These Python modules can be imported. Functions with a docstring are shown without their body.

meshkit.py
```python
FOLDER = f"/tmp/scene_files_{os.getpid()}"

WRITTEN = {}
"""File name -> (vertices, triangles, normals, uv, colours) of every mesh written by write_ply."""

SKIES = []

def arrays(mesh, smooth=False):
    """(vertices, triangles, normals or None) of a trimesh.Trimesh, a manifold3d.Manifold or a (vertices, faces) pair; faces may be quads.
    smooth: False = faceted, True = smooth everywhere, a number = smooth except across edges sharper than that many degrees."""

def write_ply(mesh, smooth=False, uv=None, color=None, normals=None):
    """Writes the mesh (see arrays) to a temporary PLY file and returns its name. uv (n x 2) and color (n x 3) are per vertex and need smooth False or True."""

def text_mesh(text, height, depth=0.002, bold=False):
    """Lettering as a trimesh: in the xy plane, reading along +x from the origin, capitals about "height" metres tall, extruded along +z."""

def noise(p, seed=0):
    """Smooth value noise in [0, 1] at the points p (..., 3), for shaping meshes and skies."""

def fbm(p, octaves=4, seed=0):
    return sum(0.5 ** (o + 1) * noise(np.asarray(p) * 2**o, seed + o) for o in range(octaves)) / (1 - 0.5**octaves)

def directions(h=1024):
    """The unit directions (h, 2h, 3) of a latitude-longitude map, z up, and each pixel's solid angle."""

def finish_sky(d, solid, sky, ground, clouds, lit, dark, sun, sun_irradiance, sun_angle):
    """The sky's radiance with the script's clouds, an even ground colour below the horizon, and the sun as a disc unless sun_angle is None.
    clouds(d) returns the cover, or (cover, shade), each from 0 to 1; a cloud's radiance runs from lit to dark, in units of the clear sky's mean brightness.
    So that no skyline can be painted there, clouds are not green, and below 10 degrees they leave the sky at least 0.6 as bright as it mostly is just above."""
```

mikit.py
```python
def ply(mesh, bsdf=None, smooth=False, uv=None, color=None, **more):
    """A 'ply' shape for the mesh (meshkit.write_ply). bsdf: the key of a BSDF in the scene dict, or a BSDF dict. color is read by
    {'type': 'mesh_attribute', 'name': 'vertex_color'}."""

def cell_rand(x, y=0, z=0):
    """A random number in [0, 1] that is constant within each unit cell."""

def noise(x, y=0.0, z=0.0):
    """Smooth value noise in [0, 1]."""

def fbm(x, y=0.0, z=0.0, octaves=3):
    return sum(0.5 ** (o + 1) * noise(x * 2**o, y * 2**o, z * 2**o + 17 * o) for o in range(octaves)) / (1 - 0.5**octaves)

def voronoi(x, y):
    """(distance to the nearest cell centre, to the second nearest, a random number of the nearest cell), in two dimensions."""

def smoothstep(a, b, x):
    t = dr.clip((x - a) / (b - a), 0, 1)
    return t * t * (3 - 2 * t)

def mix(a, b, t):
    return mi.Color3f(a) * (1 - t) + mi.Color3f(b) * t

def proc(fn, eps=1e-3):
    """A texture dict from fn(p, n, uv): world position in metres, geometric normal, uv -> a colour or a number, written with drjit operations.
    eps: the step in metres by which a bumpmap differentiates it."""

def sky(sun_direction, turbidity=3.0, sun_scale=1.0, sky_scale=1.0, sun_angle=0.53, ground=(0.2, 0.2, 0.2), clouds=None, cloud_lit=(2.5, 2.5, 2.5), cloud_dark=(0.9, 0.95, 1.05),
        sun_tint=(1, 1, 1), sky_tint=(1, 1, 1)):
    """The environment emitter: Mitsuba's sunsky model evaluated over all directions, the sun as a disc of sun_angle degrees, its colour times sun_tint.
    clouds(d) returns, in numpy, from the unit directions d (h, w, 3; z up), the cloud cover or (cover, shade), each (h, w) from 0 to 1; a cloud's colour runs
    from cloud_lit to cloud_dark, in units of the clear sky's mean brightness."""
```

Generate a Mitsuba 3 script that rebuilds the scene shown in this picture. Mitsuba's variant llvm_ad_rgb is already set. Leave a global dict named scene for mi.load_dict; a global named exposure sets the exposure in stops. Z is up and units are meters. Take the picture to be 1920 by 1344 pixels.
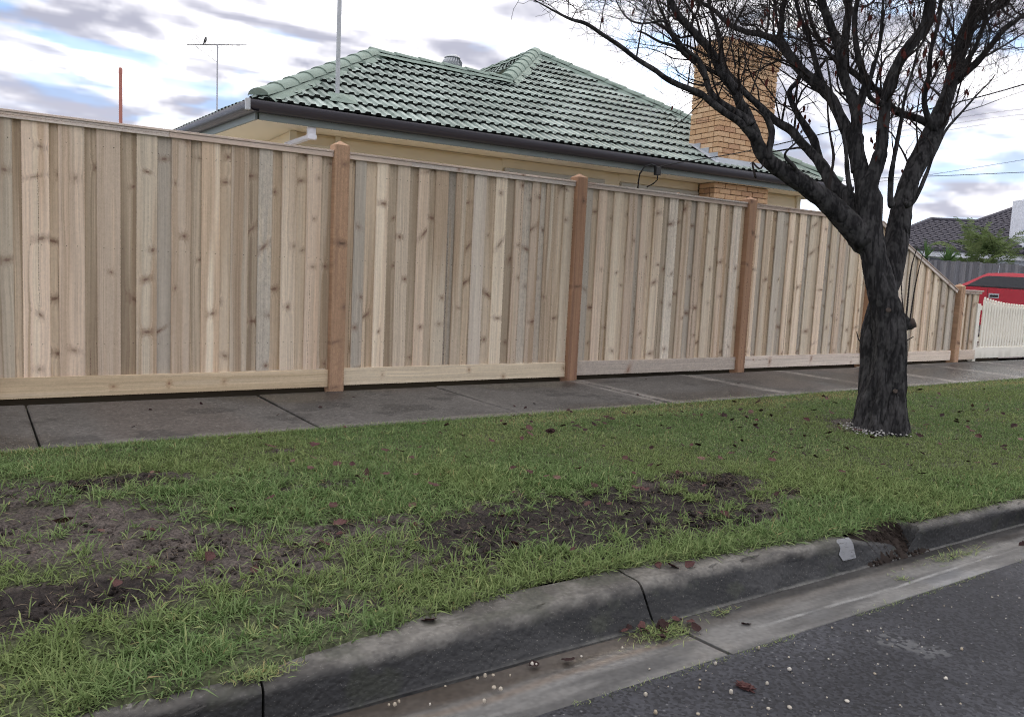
import math, random
import numpy as np, trimesh, manifold3d as m3
import drjit as dr, mitsuba as mi
import mikit, meshkit
from mikit import noise, fbm, cell_rand, smoothstep, mix

# ---------------------------------------------------------------- camera, sky, exposure
scene, labels = {}, {}
T = mi.ScalarTransform4f
EYE = [0.0, -7.0213, 1.1201]
FWD = [0.55401, 0.82571, -0.10621]
scene['camera'] = {'type': 'perspective', 'fov': 64.41, 'fov_axis': 'x', 'near_clip': 0.05, 'far_clip': 2000.0,
                   'to_world': T().look_at(origin=EYE, target=[EYE[i] + FWD[i] for i in range(3)], up=[0.01835, 0.11543, 0.99315])}


def clouds(d):
    z = np.maximum(d[..., 2], 0.0)
    k = 1.0 / (z + 0.12)
    q = np.stack([d[..., 0] * k, d[..., 1] * k, z * 1.5], -1)
    sm = lambda lo, hi, x: np.clip((x - lo) / (hi - lo), 0, 1) ** 2 * (3 - 2 * np.clip((x - lo) / (hi - lo), 0, 1))
    warp = meshkit.fbm(q * 2.3 + 31.0, 3, 5)[..., None] - 0.5
    rolls = meshkit.fbm(q * np.array([3.6, 6.0, 1.0]) + 1.7 * warp + 3.1, 7, 9)      # the mottled undersides
    gaps = meshkit.fbm(q * np.array([3.8, 5.2, 1.0]) + 1.4 * warp + 17.7, 7, 1)
    big = meshkit.fbm(q * 0.8 + 11.3, 3, 21)
    # low down the cloud thins to long flat streaks
    el = np.arcsin(np.clip(z, 0, 1))
    az = np.arctan2(d[..., 1], d[..., 0])
    streak = meshkit.fbm(np.stack([az * 4.0 + 3 * el, el * 46, az * 0], -1) + 0.5 * warp, 5, 33)
    low = 1 - sm(0.07, 0.24, el)
    cover_high = sm(0.31, 0.44, 0.70 * gaps + 0.30 * big)
    cover_low = sm(0.40, 0.62, streak)
    cover = 0.18 + 0.82 * (cover_high * (1 - low) + np.maximum(cover_low, 0.35 * cover_high) * low)
    tex = sm(0.36, 0.60, 0.75 * rolls + 0.25 * big)
    # an overcast sky is darker towards the horizon than overhead
    shade = np.clip(0.70 * (1 - z) ** 2 + 0.07 + (0.95 * tex - 0.36) * (1 - 0.5 * z) * (1 - 0.45 * low), 0, 1)
    return cover, shade


scene['sky'] = mikit.sky([0.75, 0.62, 0.75], turbidity=3, sun_scale=0.06, sun_angle=14, clouds=clouds, ground=(0.10, 0.10, 0.10),
                         cloud_lit=(4.5, 4.4, 4.45), cloud_dark=(1.13, 1.15, 1.40), sky_tint=(0.74, 0.86, 1.04))
exposure = 2.6

# ---------------------------------------------------------------- helpers
rng = np.random.default_rng(11)
count = {}


def numbered(name):
    n = count.get(name, 0)
    count[name] = n + 1
    return name if n == 0 else f'{name}_{n:03d}'


def put(name, shape, label=None, cat=None, group=None, kind=None, at=None):
    key = numbered(name)
    scene[key] = {**shape, 'to_world': at} if at is not None else shape
    info = {k: v for k, v in (('label', label), ('category', cat), ('group', group), ('kind', kind)) if v}
    if info:
        labels[key] = info
    return key


def thing(name, label, cat, group=None, kind=None):
    key = numbered(name)
    labels[key] = {k: v for k, v in (('label', label), ('category', cat), ('group', group), ('kind', kind)) if v}
    return key


def mat(key, fn_or_rgb, rough=0.7, spec=0.3, bump=None, bump_scale=1.0, eps=1e-3, kind='principled', **more):
    col = mikit.proc(fn_or_rgb) if callable(fn_or_rgb) else {'type': 'rgb', 'value': list(fn_or_rgb)}
    r = mikit.proc(rough) if callable(rough) else rough
    b = {'type': kind, 'base_color': col, 'roughness': r, 'specular': spec, **more}
    if bump:
        b = {'type': 'bumpmap', 'arbitrary': mikit.proc(bump, eps), 'scale': bump_scale, 'nested_bsdf': b}
    scene[key] = {'type': 'twosided', 'bsdf': b} if kind == 'principled' else b
    return key


def box(x0, x1, y0, y1, z0, z1, ch=0.0):
    """axis-aligned box, the edges chamfered by ch"""
    if ch <= 0:
        m = trimesh.creation.box(bounds=[[x0, y0, z0], [x1, y1, z1]])
        return m
    pts = []
    for sx, X in ((1, x0), (-1, x1)):
        for sy, Y in ((1, y0), (-1, y1)):
            for sz, Z in ((1, z0), (-1, z1)):
                pts += [[X + sx * ch, Y + sy * ch, Z], [X + sx * ch, Y, Z + sz * ch], [X, Y + sy * ch, Z + sz * ch]]
    return trimesh.convex.convex_hull(np.array(pts))


def join(ms):
    ms = [m for m in ms if m is not None and len(m.faces)]
    return trimesh.util.concatenate(ms)


def sheet(fx, fy, nx, ny):
    """(vertices, faces) of a grid: fx(s,t) etc. given as arrays"""
    v = np.stack([fx, fy], -1)
    return v


def grid(xs, ys, zf):
    X, Y = np.meshgrid(xs, ys, indexing='ij')
    V = np.stack([X, Y, zf(X, Y)], -1).reshape(-1, 3)
    i, j = np.meshgrid(np.arange(len(xs) - 1), np.arange(len(ys) - 1), indexing='ij')
    a = (i * len(ys) + j).ravel()
    q = np.stack([a, a + len(ys), a + len(ys) + 1, a + 1], -1)
    return trimesh.Trimesh(V, np.vstack([q[:, [0, 1, 2]], q[:, [0, 2, 3]]]), process=False)


def tube(P, Rr, sides=8, rough=0.0, cap=True, seed=0):
    """one tapered tube along the points"""
    P = np.asarray(P, float)
    Rr = np.broadcast_to(np.asarray(Rr, float), (len(P),))
    t = np.gradient(P, axis=0)
    t /= np.linalg.norm(t, axis=1, keepdims=True) + 1e-12
    a = np.cross(t[0], [0.3, 0.9, 0.2])
    A = []
    for k in range(len(P)):
        a = a - t[k] * (a @ t[k])
        a /= np.linalg.norm(a)
        A.append(a)
    A = np.array(A)
    Bn = np.cross(t, A)
    ang = np.arange(sides) * 2 * np.pi / sides
    ring = np.cos(ang)[None, :, None] * A[:, None] + np.sin(ang)[None, :, None] * Bn[:, None]
    rad = np.repeat(Rr[:, None], sides, 1)
    if rough:
        rad = rad * (1 + rough * (2 * meshkit.fbm(np.stack([P[:, None, 0] * 9 + ring[..., 0], P[:, None, 1] * 9 + ring[..., 1], P[:, None, 2] * 9 + ring[..., 2]], -1), 3, seed) - 1))
    V = (P[:, None] + rad[..., None] * ring).reshape(-1, 3)
    i, j = np.meshgrid(np.arange(len(P) - 1), np.arange(sides), indexing='ij')
    q = np.stack([i * sides + j, i * sides + (j + 1) % sides, (i + 1) * sides + (j + 1) % sides, (i + 1) * sides + j], -1).reshape(-1, 4)
    F = np.vstack([q[:, [0, 1, 2]], q[:, [0, 2, 3]]])
    if cap:
        n = len(V)
        V = np.vstack([V, P[0], P[-1]])
        k = np.arange(sides)
        e = (len(P) - 1) * sides
        F = np.vstack([F, np.stack([np.full(sides, n), (k + 1) % sides, k], -1), np.stack([np.full(sides, n + 1), e + k, e + (k + 1) % sides], -1)])
    return trimesh.Trimesh(V, F, process=False)


def tubes(PP, RR, sides=3):
    """many short tubes at once: PP (n, k, 3), RR (n, k)"""
    n, k, _ = PP.shape
    t = np.gradient(PP, axis=1)
    t /= np.linalg.norm(t, axis=2, keepdims=True) + 1e-12
    a = np.cross(t, np.where(np.abs(t[..., 2:]) < 0.8, [0, 0, 1.0], [1.0, 0, 0]))
    a /= np.linalg.norm(a, axis=2, keepdims=True) + 1e-12
    b = np.cross(t, a)
    ang = np.arange(sides) * 2 * np.pi / sides
    V = PP[:, :, None] + RR[:, :, None, None] * (np.cos(ang)[None, None, :, None] * a[:, :, None] + np.sin(ang)[None, None, :, None] * b[:, :, None])
    i, j = np.meshgrid(np.arange(k - 1), np.arange(sides), indexing='ij')
    q = np.stack([i * sides + j, i * sides + (j + 1) % sides, (i + 1) * sides + (j + 1) % sides, (i + 1) * sides + j], -1).reshape(-1, 4)
    F = np.vstack([q[:, [0, 1, 2]], q[:, [0, 2, 3]]])
    F = (F[None] + (np.arange(n) * k * sides)[:, None, None]).reshape(-1, 3)
    return trimesh.Trimesh(V.reshape(-1, 3), F, process=False)


def extrude_x(poly, x0, x1, nx=1, seed=None, amp=0.0):
    """closed profile [(y,z)...] swept along x with end caps"""
    import shapely.geometry as sg
    poly = np.asarray(poly, float)
    n = len(poly)
    xs = np.linspace(x0, x1, nx + 1)
    V = np.array([[x, y, z] for x in xs for y, z in poly])
    if amp:
        V[:, 1] += amp * (meshkit.fbm(V * np.array([4, 9, 9]), 3, seed or 0) - 0.5)
        V[:, 2] += amp * (meshkit.fbm(V * np.array([4, 9, 9]) + 50, 3, seed or 0) - 0.5)
    F = []
    for i in range(nx):
        for j in range(n):
            a, b = i * n + j, i * n + (j + 1) % n
            F += [[a, b, b + n], [a, b + n, a + n]]
    tv, tf = trimesh.creation.triangulate_polygon(sg.Polygon(poly), engine='earcut')
    idx = [int(np.argmin(np.linalg.norm(poly - p, axis=1))) for p in tv]
    for f in tf:
        F.append([idx[f[0]], idx[f[2]], idx[f[1]]])
        F.append([nx * n + idx[f[0]], nx * n + idx[f[1]], nx * n + idx[f[2]]])
    m = trimesh.Trimesh(V, np.array(F), process=False)
    return m


def hull(pts):
    return trimesh.convex.convex_hull(np.asarray(pts, float))


def slope_z(x):
    """the street rises a touch to the right"""
    return 0.0033 * x


# where the lawn is worn away: centre x, y, radius x, y, strength, dark mulch
BARE = [(2.75, -3.90, 1.0, .38, 1.5, 1), (3.7, -3.72, .42, .17, 1.1, 1), (2.05, -3.90, .42, .3, 1.3, 1), (3.3, -4.2, .45, .2, .85, 1), (3.65, -3.5, .2, .05, 1.1, 1),
        (.30, -3.10, .50, .34, 1.15, 0), (.75, -3.5, .40, .20, 1.0, 0), (.22, -3.88, .45, .17, 1.2, 1), (.95, -3.78, .4, .22, .85, 0), (1.5, -3.6, .4, .15, .9, 0),
        (1.65, -2.9, .3, .08, .7, 0), (.6, -2.45, .4, .12, .95, 1), (1.55, -2.12, .16, .04, 1.0, 0), (4.07, -4.02, .12, .05, 1.1, 1), (3.95, -3.62, .2, .06, 1.0, 1), (.1, -2.5, .35, .2, .9, 0),
        (1.1, -4.35, .18, .06, .6, 0), (1.75, -4.15, .2, .08, .6, 0), (6.52, -2.95, .34, .3, .9, 0)]

# ---------------------------------------------------------------- materials
def plank_fn(p0, p1, p2, grey, knots=1.0, dark=(0.10, 0.055, 0.035), nails=True):
    """sawn timber; uv.x = board number + 0.5 + metres across, uv.y = metres along"""
    def fn(p, n, uv):
        i = dr.floor(uv.x)
        x, v = uv.x - i - 0.5, uv.y
        r1, r2, r3, r4 = (cell_rand(i, k, 5) for k in (1, 2, 3, 4))
        # knots, one chance per 0.42 m of board
        c = dr.floor(v / 0.42 + r4 * 7)
        kr = cell_rand(i, c, 11)
        kx = (cell_rand(i, c, 12) - 0.5) * 0.10
        kv = (c + 0.2 + 0.6 * cell_rand(i, c, 13) - r4 * 7) * 0.42
        dx, dv = x - kx, v - kv
        lean = (cell_rand(i, c, 14) - 0.5) * 2.2
        rx, rv = dr.cos(lean) * dx - dr.sin(lean) * dv, dr.sin(lean) * dx + dr.cos(lean) * dv
        long_ = dr.select(cell_rand(i, c, 15) > 0.68, 0.042, 0.0165) * (0.6 + 0.8 * cell_rand(i, c, 18))
        kd = dr.sqrt(dr.square(rx / long_) + dr.square(rv / (0.0085 + 0.010 * cell_rand(i, c, 19))))
        has = dr.select(kr < 0.50 * knots, 1.0, 0.0) * (0.45 + 0.55 * cell_rand(i, c, 17))
        kd = kd * (0.8 + 0.5 * noise(x * 110, v * 110, i))
        pull = has * dr.exp(-kd * kd * 0.10) * 0.024
        gx = x + pull * dr.sign(dx) + 0.012 * (noise(v * 1.3, i * 3.1, 2.0) - 0.5) + 0.010 * (noise(v * 4.0, i * 1.7, 9.0) - 0.5)
        g = fbm(gx * 130, v * 1.6, i * 5.3, 3)
        band = noise(gx * 22, v * 0.55, i * 9.1)
        col = mix(p0, p1, smoothstep(0.2, 0.8, r1))
        col = mix(col, p2, smoothstep(0.40, 0.70, band) * (0.30 + 0.7 * r2))
        heart = noise(gx * 38 + 4, v * 0.35, i * 3.7)
        col = mix(col, mi.Color3f(p2) * 0.72, smoothstep(0.66, 0.86, heart) * dr.select(cell_rand(i, 6, 5) > 0.45, 0.75, 0.1))
        col = mix(col, mi.Color3f(p0) * 1.12, smoothstep(0.60, 0.8, noise(gx * 26 + 9, v * 0.4, i * 6.1)) * 0.6)
        col = mix(col, grey, dr.select(r3 > 0.68, 0.70, 0.20) * smoothstep(0.15, 0.6, noise(gx * 30, v * 0.9, i * 2.2) + 0.25))
        col = col * (0.72 + 0.56 * g) * (0.76 + 0.42 * cell_rand(i, 8, 5))
        fur = noise(x * 240, v * 120, i) * 0.6 + 0.4 * noise(x * 60, v * 45, i + 7.0)
        col = col * (1 + dr.select(r3 > 0.80, 0.40, 0.18) * (fur - 0.5))
        col = mix(col, dark, has * (1 - smoothstep(0.35, 1.15, kd)) * 0.80)
        col = mix(col, mi.Color3f(dark) * 1.9, has * (1 - smoothstep(0.8, 3.6, kd)) * 0.50)
        # a drying crack in a few boards
        cr = dr.abs(x - (r2 - 0.5) * 0.06 - 0.004 * noise(v * 5, i, 3.0))
        col = mix(col, dark, dr.select(r1 > 0.72, 0.85, 0.0) * (1 - smoothstep(0.0008, 0.0022, cr)) * smoothstep(0.55, 0.62, noise(v * 1.4, i * 4.4, 1.0)))
        if nails:
            for h in (0.24, 0.98, 1.74):
                d = dr.sqrt(dr.square(dr.abs(x) - 0.036) + dr.square(v - h - 0.012 * r1))
                col = mix(col, (0.05, 0.045, 0.04), 1 - smoothstep(0.0022, 0.0038, d))
        return col
    return fn


mat('pine_paling', plank_fn((0.66, 0.555, 0.415), (0.67, 0.515, 0.38), (0.45, 0.30, 0.18), (0.49, 0.45, 0.39)), 0.75, 0.25)
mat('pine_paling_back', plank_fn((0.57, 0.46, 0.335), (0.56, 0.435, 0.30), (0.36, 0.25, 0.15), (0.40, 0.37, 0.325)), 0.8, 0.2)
mat('pine_plinth', plank_fn((0.63, 0.49, 0.315), (0.61, 0.48, 0.33), (0.50, 0.36, 0.20), (0.54, 0.47, 0.36), 0.8, (0.16, 0.09, 0.05), False), 0.75, 0.25)
mat('pine_plinth_pale', plank_fn((0.64, 0.53, 0.43), (0.62, 0.52, 0.42), (0.52, 0.40, 0.30), (0.52, 0.46, 0.40), 0.8, (0.16, 0.09, 0.06), False), 0.75, 0.25)
mat('pine_cap', plank_fn((0.56, 0.46, 0.39), (0.53, 0.42, 0.34), (0.42, 0.31, 0.24), (0.48, 0.44, 0.40), 0.6, (0.16, 0.09, 0.06), False), 0.75, 0.25)
mat('red_post', plank_fn((0.25, 0.135, 0.08), (0.31, 0.175, 0.105), (0.095, 0.043, 0.028), (0.42, 0.27, 0.17), 1.5, (0.045, 0.025, 0.018), False), 0.7, 0.3)
mat('old_grey_wood', plank_fn((0.15, 0.155, 0.17), (0.17, 0.17, 0.185), (0.10, 0.105, 0.12), (0.20, 0.20, 0.21), 0.3, (0.07, 0.07, 0.08), False), 0.85, 0.15)


def concrete_fn(base, dark, wet=1.0):
    def fn(p, n, uv):
        a = fbm(p.x * 0.9, p.y * 0.9, p.z, 4)
        b = noise(p.x * 45, p.y * 45, p.z * 45)
        c = mix(dark, base, smoothstep(0.3, 0.7, a))
        c = c * (0.85 + 0.3 * b)
        speck = noise(p.x * 160, p.y * 160, p.z * 160)
        c = mix(c, mi.Color3f(base) * 1.7, smoothstep(0.86, 0.93, speck) * 0.5)
        return c
    return fn


def path_col(p, n, uv):
    a = fbm(p.x * 0.8 + 3, p.y * 1.1, 0.0, 4)
    f = fbm(p.x * 7, p.y * 7, 3.0, 3)
    c = mix((0.027, 0.0275, 0.028), (0.066, 0.062, 0.058), smoothstep(0.30, 0.68, a))
    c = mix(c, (0.066, 0.052, 0.044), smoothstep(0.55, 0.75, noise(p.x * 0.9, p.y * 0.8, 5.0)) * 0.5)
    # pale dry band beside each joint
    e = p.x - 0.33 - 1.70 * dr.floor((p.x - 0.33) / 1.70)
    e = dr.minimum(e, 1.70 - e)
    strong = smoothstep(3.0, 5.6, p.x)
    c = mix(c, (0.20, 0.185, 0.17), (1 - smoothstep(0.02, 0.16, e + 0.10 * (f - 0.5))) * strong * (0.35 + 0.5 * smoothstep(0.35, 0.65, f)))
    c = mix(c, (0.12, 0.11, 0.10), (1 - smoothstep(0.02, 0.09, dr.abs(p.y + 1.62) + 0.1 * (f - 0.4))) * 0.7)
    c = mix(c, (0.016, 0.016, 0.016), smoothstep(0.62, 0.70, fbm(p.x * 2.6 + 8, p.y * 2.6, 2.0, 4)) * 0.5)
    c = mix(c, (0.15, 0.14, 0.13), smoothstep(0.80, 0.9, noise(p.x * 75, p.y * 75, 7.0)) * 0.35)
    return c * (0.70 + 0.60 * noise(p.x * 60, p.y * 60, 1.0)) * (0.85 + 0.3 * f)


def path_rough(p, n, uv):
    return 0.36 + 0.30 * smoothstep(0.35, 0.65, fbm(p.x * 0.8 + 3, p.y * 1.1, 0.0, 3))


mat('path_concrete', path_col, path_rough, 0.45, bump=lambda p, n, uv: fbm(p.x * 60, p.y * 60, 0.0, 3), bump_scale=0.0012, eps=2e-3)


def kerb_col(p, n, uv):
    f = fbm(p.x * 6, p.y * 14, p.z * 14, 4)
    g = noise(p.x * 90, p.y * 90, p.z * 90)
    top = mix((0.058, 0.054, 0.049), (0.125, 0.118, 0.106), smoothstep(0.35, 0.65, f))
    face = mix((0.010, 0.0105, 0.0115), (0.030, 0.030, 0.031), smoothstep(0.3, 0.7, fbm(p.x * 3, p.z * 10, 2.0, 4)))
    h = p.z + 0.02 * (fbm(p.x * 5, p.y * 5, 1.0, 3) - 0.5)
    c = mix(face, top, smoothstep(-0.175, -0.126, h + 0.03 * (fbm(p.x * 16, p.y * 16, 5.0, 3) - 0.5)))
    c = mix(c, (0.11, 0.108, 0.10), (1 - smoothstep(-0.268, -0.256, h)) * smoothstep(0.9, 2.5, p.x + 2.2 * (f - 0.5)) * 0.75)
    c = mix(c, (0.03, 0.026, 0.02), smoothstep(-4.66, -4.58, p.y) * 0.3)
    sp = smoothstep(0.62, 0.70, fbm(p.x * 26, p.y * 26, p.z * 26, 3)) * smoothstep(-0.135, -0.12, p.z) * (1 - smoothstep(0.0, 0.45, dr.abs(p.x - 0.35)))
    c = mix(c, (0.22, 0.21, 0.195), sp * 0.7)
    a = noise(p.x * 210, p.y * 210, p.z * 210)
    c = mix(c, (0.17, 0.16, 0.145), smoothstep(0.80, 0.92, a) * 0.5)
    c = mix(c, (0.035, 0.038, 0.026), smoothstep(0.55, 0.72, fbm(p.x * 9 + 3, p.y * 9, p.z * 9, 4)) * 0.55)
    return c * (0.70 + 0.60 * g)


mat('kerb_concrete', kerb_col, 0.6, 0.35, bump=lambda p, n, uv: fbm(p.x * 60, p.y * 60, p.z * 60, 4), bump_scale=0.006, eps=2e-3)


def gutter_col(p, n, uv):
    f = fbm(p.x * 2.0, p.y * 12, 2.0, 4)
    g = noise(p.x * 70, p.y * 70, 4.0)
    y = p.y + 0.07 * (fbm(p.x * 3.0, p.y * 3, 7.0, 3) - 0.5)
    c = mix((0.055, 0.054, 0.053), (0.115, 0.112, 0.107), smoothstep(0.35, 0.68, f))
    silt = smoothstep(-4.90, -4.83, y) * (1 - 0.55 * smoothstep(2.3, 2.5, p.x))
    c = mix(c, (0.050, 0.036, 0.025), silt * 0.7)
    c = mix(c, (0.12, 0.092, 0.07), (1 - smoothstep(0.0, 0.035, dr.abs(y + 4.90))) * (1 - smoothstep(2.2, 2.45, p.x)) * 0.7)
    c = mix(c, (0.026, 0.025, 0.025), smoothstep(-4.83, -4.79, y) * smoothstep(2.3, 2.6, p.x) * 0.8)
    c = mix(c, (0.17, 0.17, 0.165), (1 - smoothstep(0.0, 0.018, dr.abs(p.y + 4.985 - 0.03 * noise(p.x * 2, 3.0)))) * smoothstep(2.4, 2.9, p.x) * smoothstep(0.35, 0.6, fbm(p.x * 4, p.y * 20, 1.0, 3)))
    return c * (0.82 + 0.36 * g)


mat('gutter_concrete', gutter_col, lambda p, n, uv: 0.28 + 0.35 * smoothstep(0.3, 0.6, fbm(p.x * 3, p.y * 9, 1.0, 3)), 0.5, bump=lambda p, n, uv: fbm(p.x * 55, p.y * 55, 0.0, 3), bump_scale=0.0015, eps=2e-3)


def road_col(p, n, uv):
    d1, d2, w = mikit.voronoi(p.x * 95, p.y * 95)
    a = fbm(p.x * 1.1, p.y * 1.1, 3.0, 4)
    c = mix((0.0195, 0.020, 0.024), (0.045, 0.046, 0.053), smoothstep(0.3, 0.7, a)) * (0.45 + 1.1 * w)
    c = mix(c, (0.16, 0.16, 0.16), dr.select(w > 0.990, 0.8, 0.0) * (1 - smoothstep(0.2, 0.45, d1)))
    c = mix(c, (0.11, 0.112, 0.115), smoothstep(0.70, 0.80, fbm(p.x * 3.3 + 4, p.y * 3.3, 1.0, 4)) * smoothstep(0.35, 0.6, noise(p.x * 60, p.y * 60, 0.0)) * 0.6)
    return c


mat('asphalt', road_col, 0.68, 0.28, bump=lambda p, n, uv: mikit.voronoi(p.x * 95, p.y * 95)[0], bump_scale=0.0035, eps=2e-3)


def bare_mask(p):
    m, k = mi.Float(0), mi.Float(0)
    for cx, cy, rx, ry, s, mul in BARE:
        e = s * dr.exp(-(dr.square((p.x - cx) / rx) + dr.square((p.y - cy) / ry)))
        m = dr.maximum(m, e)
        if mul:
            k = dr.maximum(k, e)
    return m, k


def soil_col(p, n, uv):
    m, k = bare_mask(p)
    f = fbm(p.x * 9, p.y * 9, 1.0, 4)
    g = noise(p.x * 120, p.y * 120, 2.0)
    c = mix((0.026, 0.022, 0.016), (0.056, 0.046, 0.041), smoothstep(0.15, 0.5, m + 0.3 * (f - 0.5)))
    c = mix(c, (0.0145, 0.0105, 0.0095), smoothstep(0.30, 0.62, k + 0.3 * (f - 0.5)))
    c = mix(c, (0.05, 0.06, 0.026), (1 - smoothstep(0.10, 0.35, m)) * 0.8)
    return c * (0.45 + 1.1 * g) * (0.6 + 0.8 * f)


mat('mulch', lambda p, n, uv: mix((0.012, 0.009, 0.008), (0.040, 0.030, 0.025), fbm(p.x * 30, p.y * 30, p.z * 30, 4)), 0.85, 0.15)
mat('soil', soil_col, 0.75, 0.25, bump=lambda p, n, uv: fbm(p.x * 40, p.y * 40, 0.0, 4), bump_scale=0.024, eps=3e-3)
mat('yard_soil', lambda p, n, uv: mix((0.03, 0.025, 0.02), (0.06, 0.05, 0.035), fbm(p.x, p.y, 0.0, 3)), 0.9, 0.1)
mat('bounce_concrete', lambda p, n, uv: mix((0.30, 0.28, 0.25), (0.36, 0.34, 0.31), fbm(p.x * 2, p.y * 2, 0.0, 4)), 0.8, 0.2)  # kept pale to bounce light up under the eaves
mat('far_ground', lambda p, n, uv: mix((0.05, 0.06, 0.03), (0.08, 0.09, 0.04), fbm(p.x * .3, p.y * .3, 0.0, 3)), 0.9, 0.1)


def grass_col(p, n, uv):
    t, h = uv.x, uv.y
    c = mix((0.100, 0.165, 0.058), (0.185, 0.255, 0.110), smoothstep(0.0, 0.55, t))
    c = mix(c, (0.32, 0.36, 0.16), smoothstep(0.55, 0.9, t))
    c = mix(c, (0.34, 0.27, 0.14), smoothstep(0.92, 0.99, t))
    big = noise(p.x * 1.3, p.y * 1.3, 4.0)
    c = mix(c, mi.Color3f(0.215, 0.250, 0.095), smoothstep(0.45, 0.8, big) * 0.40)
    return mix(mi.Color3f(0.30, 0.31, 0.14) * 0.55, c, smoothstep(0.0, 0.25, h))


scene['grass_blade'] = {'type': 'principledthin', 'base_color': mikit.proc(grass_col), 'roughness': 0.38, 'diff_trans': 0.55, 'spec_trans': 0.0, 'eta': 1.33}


def bark_fn(p, n, uv):
    f = 1 - 1.7 * dr.abs(fbm(p.x * 24, p.y * 24, p.z * 2.6, 4) - 0.5) * 2
    g = noise(p.x * 95, p.y * 95, p.z * 40)
    c = mix((0.011, 0.0105, 0.0115), (0.042, 0.040, 0.041), 1 - smoothstep(0.45, 1.0, f)) * (0.6 + 0.8 * g)
    lich = smoothstep(0.54, 0.68, fbm(p.x * 16 + 5, p.y * 16, p.z * 12, 4))
    return mix(c, (0.075, 0.074, 0.072), lich * 0.35)


mat('bark', bark_fn, 0.85, 0.2, bump=lambda p, n, uv: dr.abs(fbm(p.x * 24, p.y * 24, p.z * 2.6, 4) - 0.5) + 0.25 * fbm(p.x * 70, p.y * 70, p.z * 20, 2), bump_scale=0.035, eps=3e-3)
mat('twig_bark', (0.026, 0.021, 0.020), 0.8, 0.2)
mat('cut_wood', (0.075, 0.06, 0.052), 0.85, 0.1)


def leaf_col(p, n, uv):
    c = mix((0.040, 0.016, 0.017), (0.085, 0.040, 0.037), noise(p.x * 7, p.y * 7, p.z * 7))
    c = mix(c, (0.11, 0.065, 0.052), smoothstep(0.6, 0.8, noise(p.x * 5 + 9, p.y * 5, p.z * 5)))
    return c * (0.75 + 0.5 * noise(p.x * 150, p.y * 150, p.z * 150))


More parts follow.
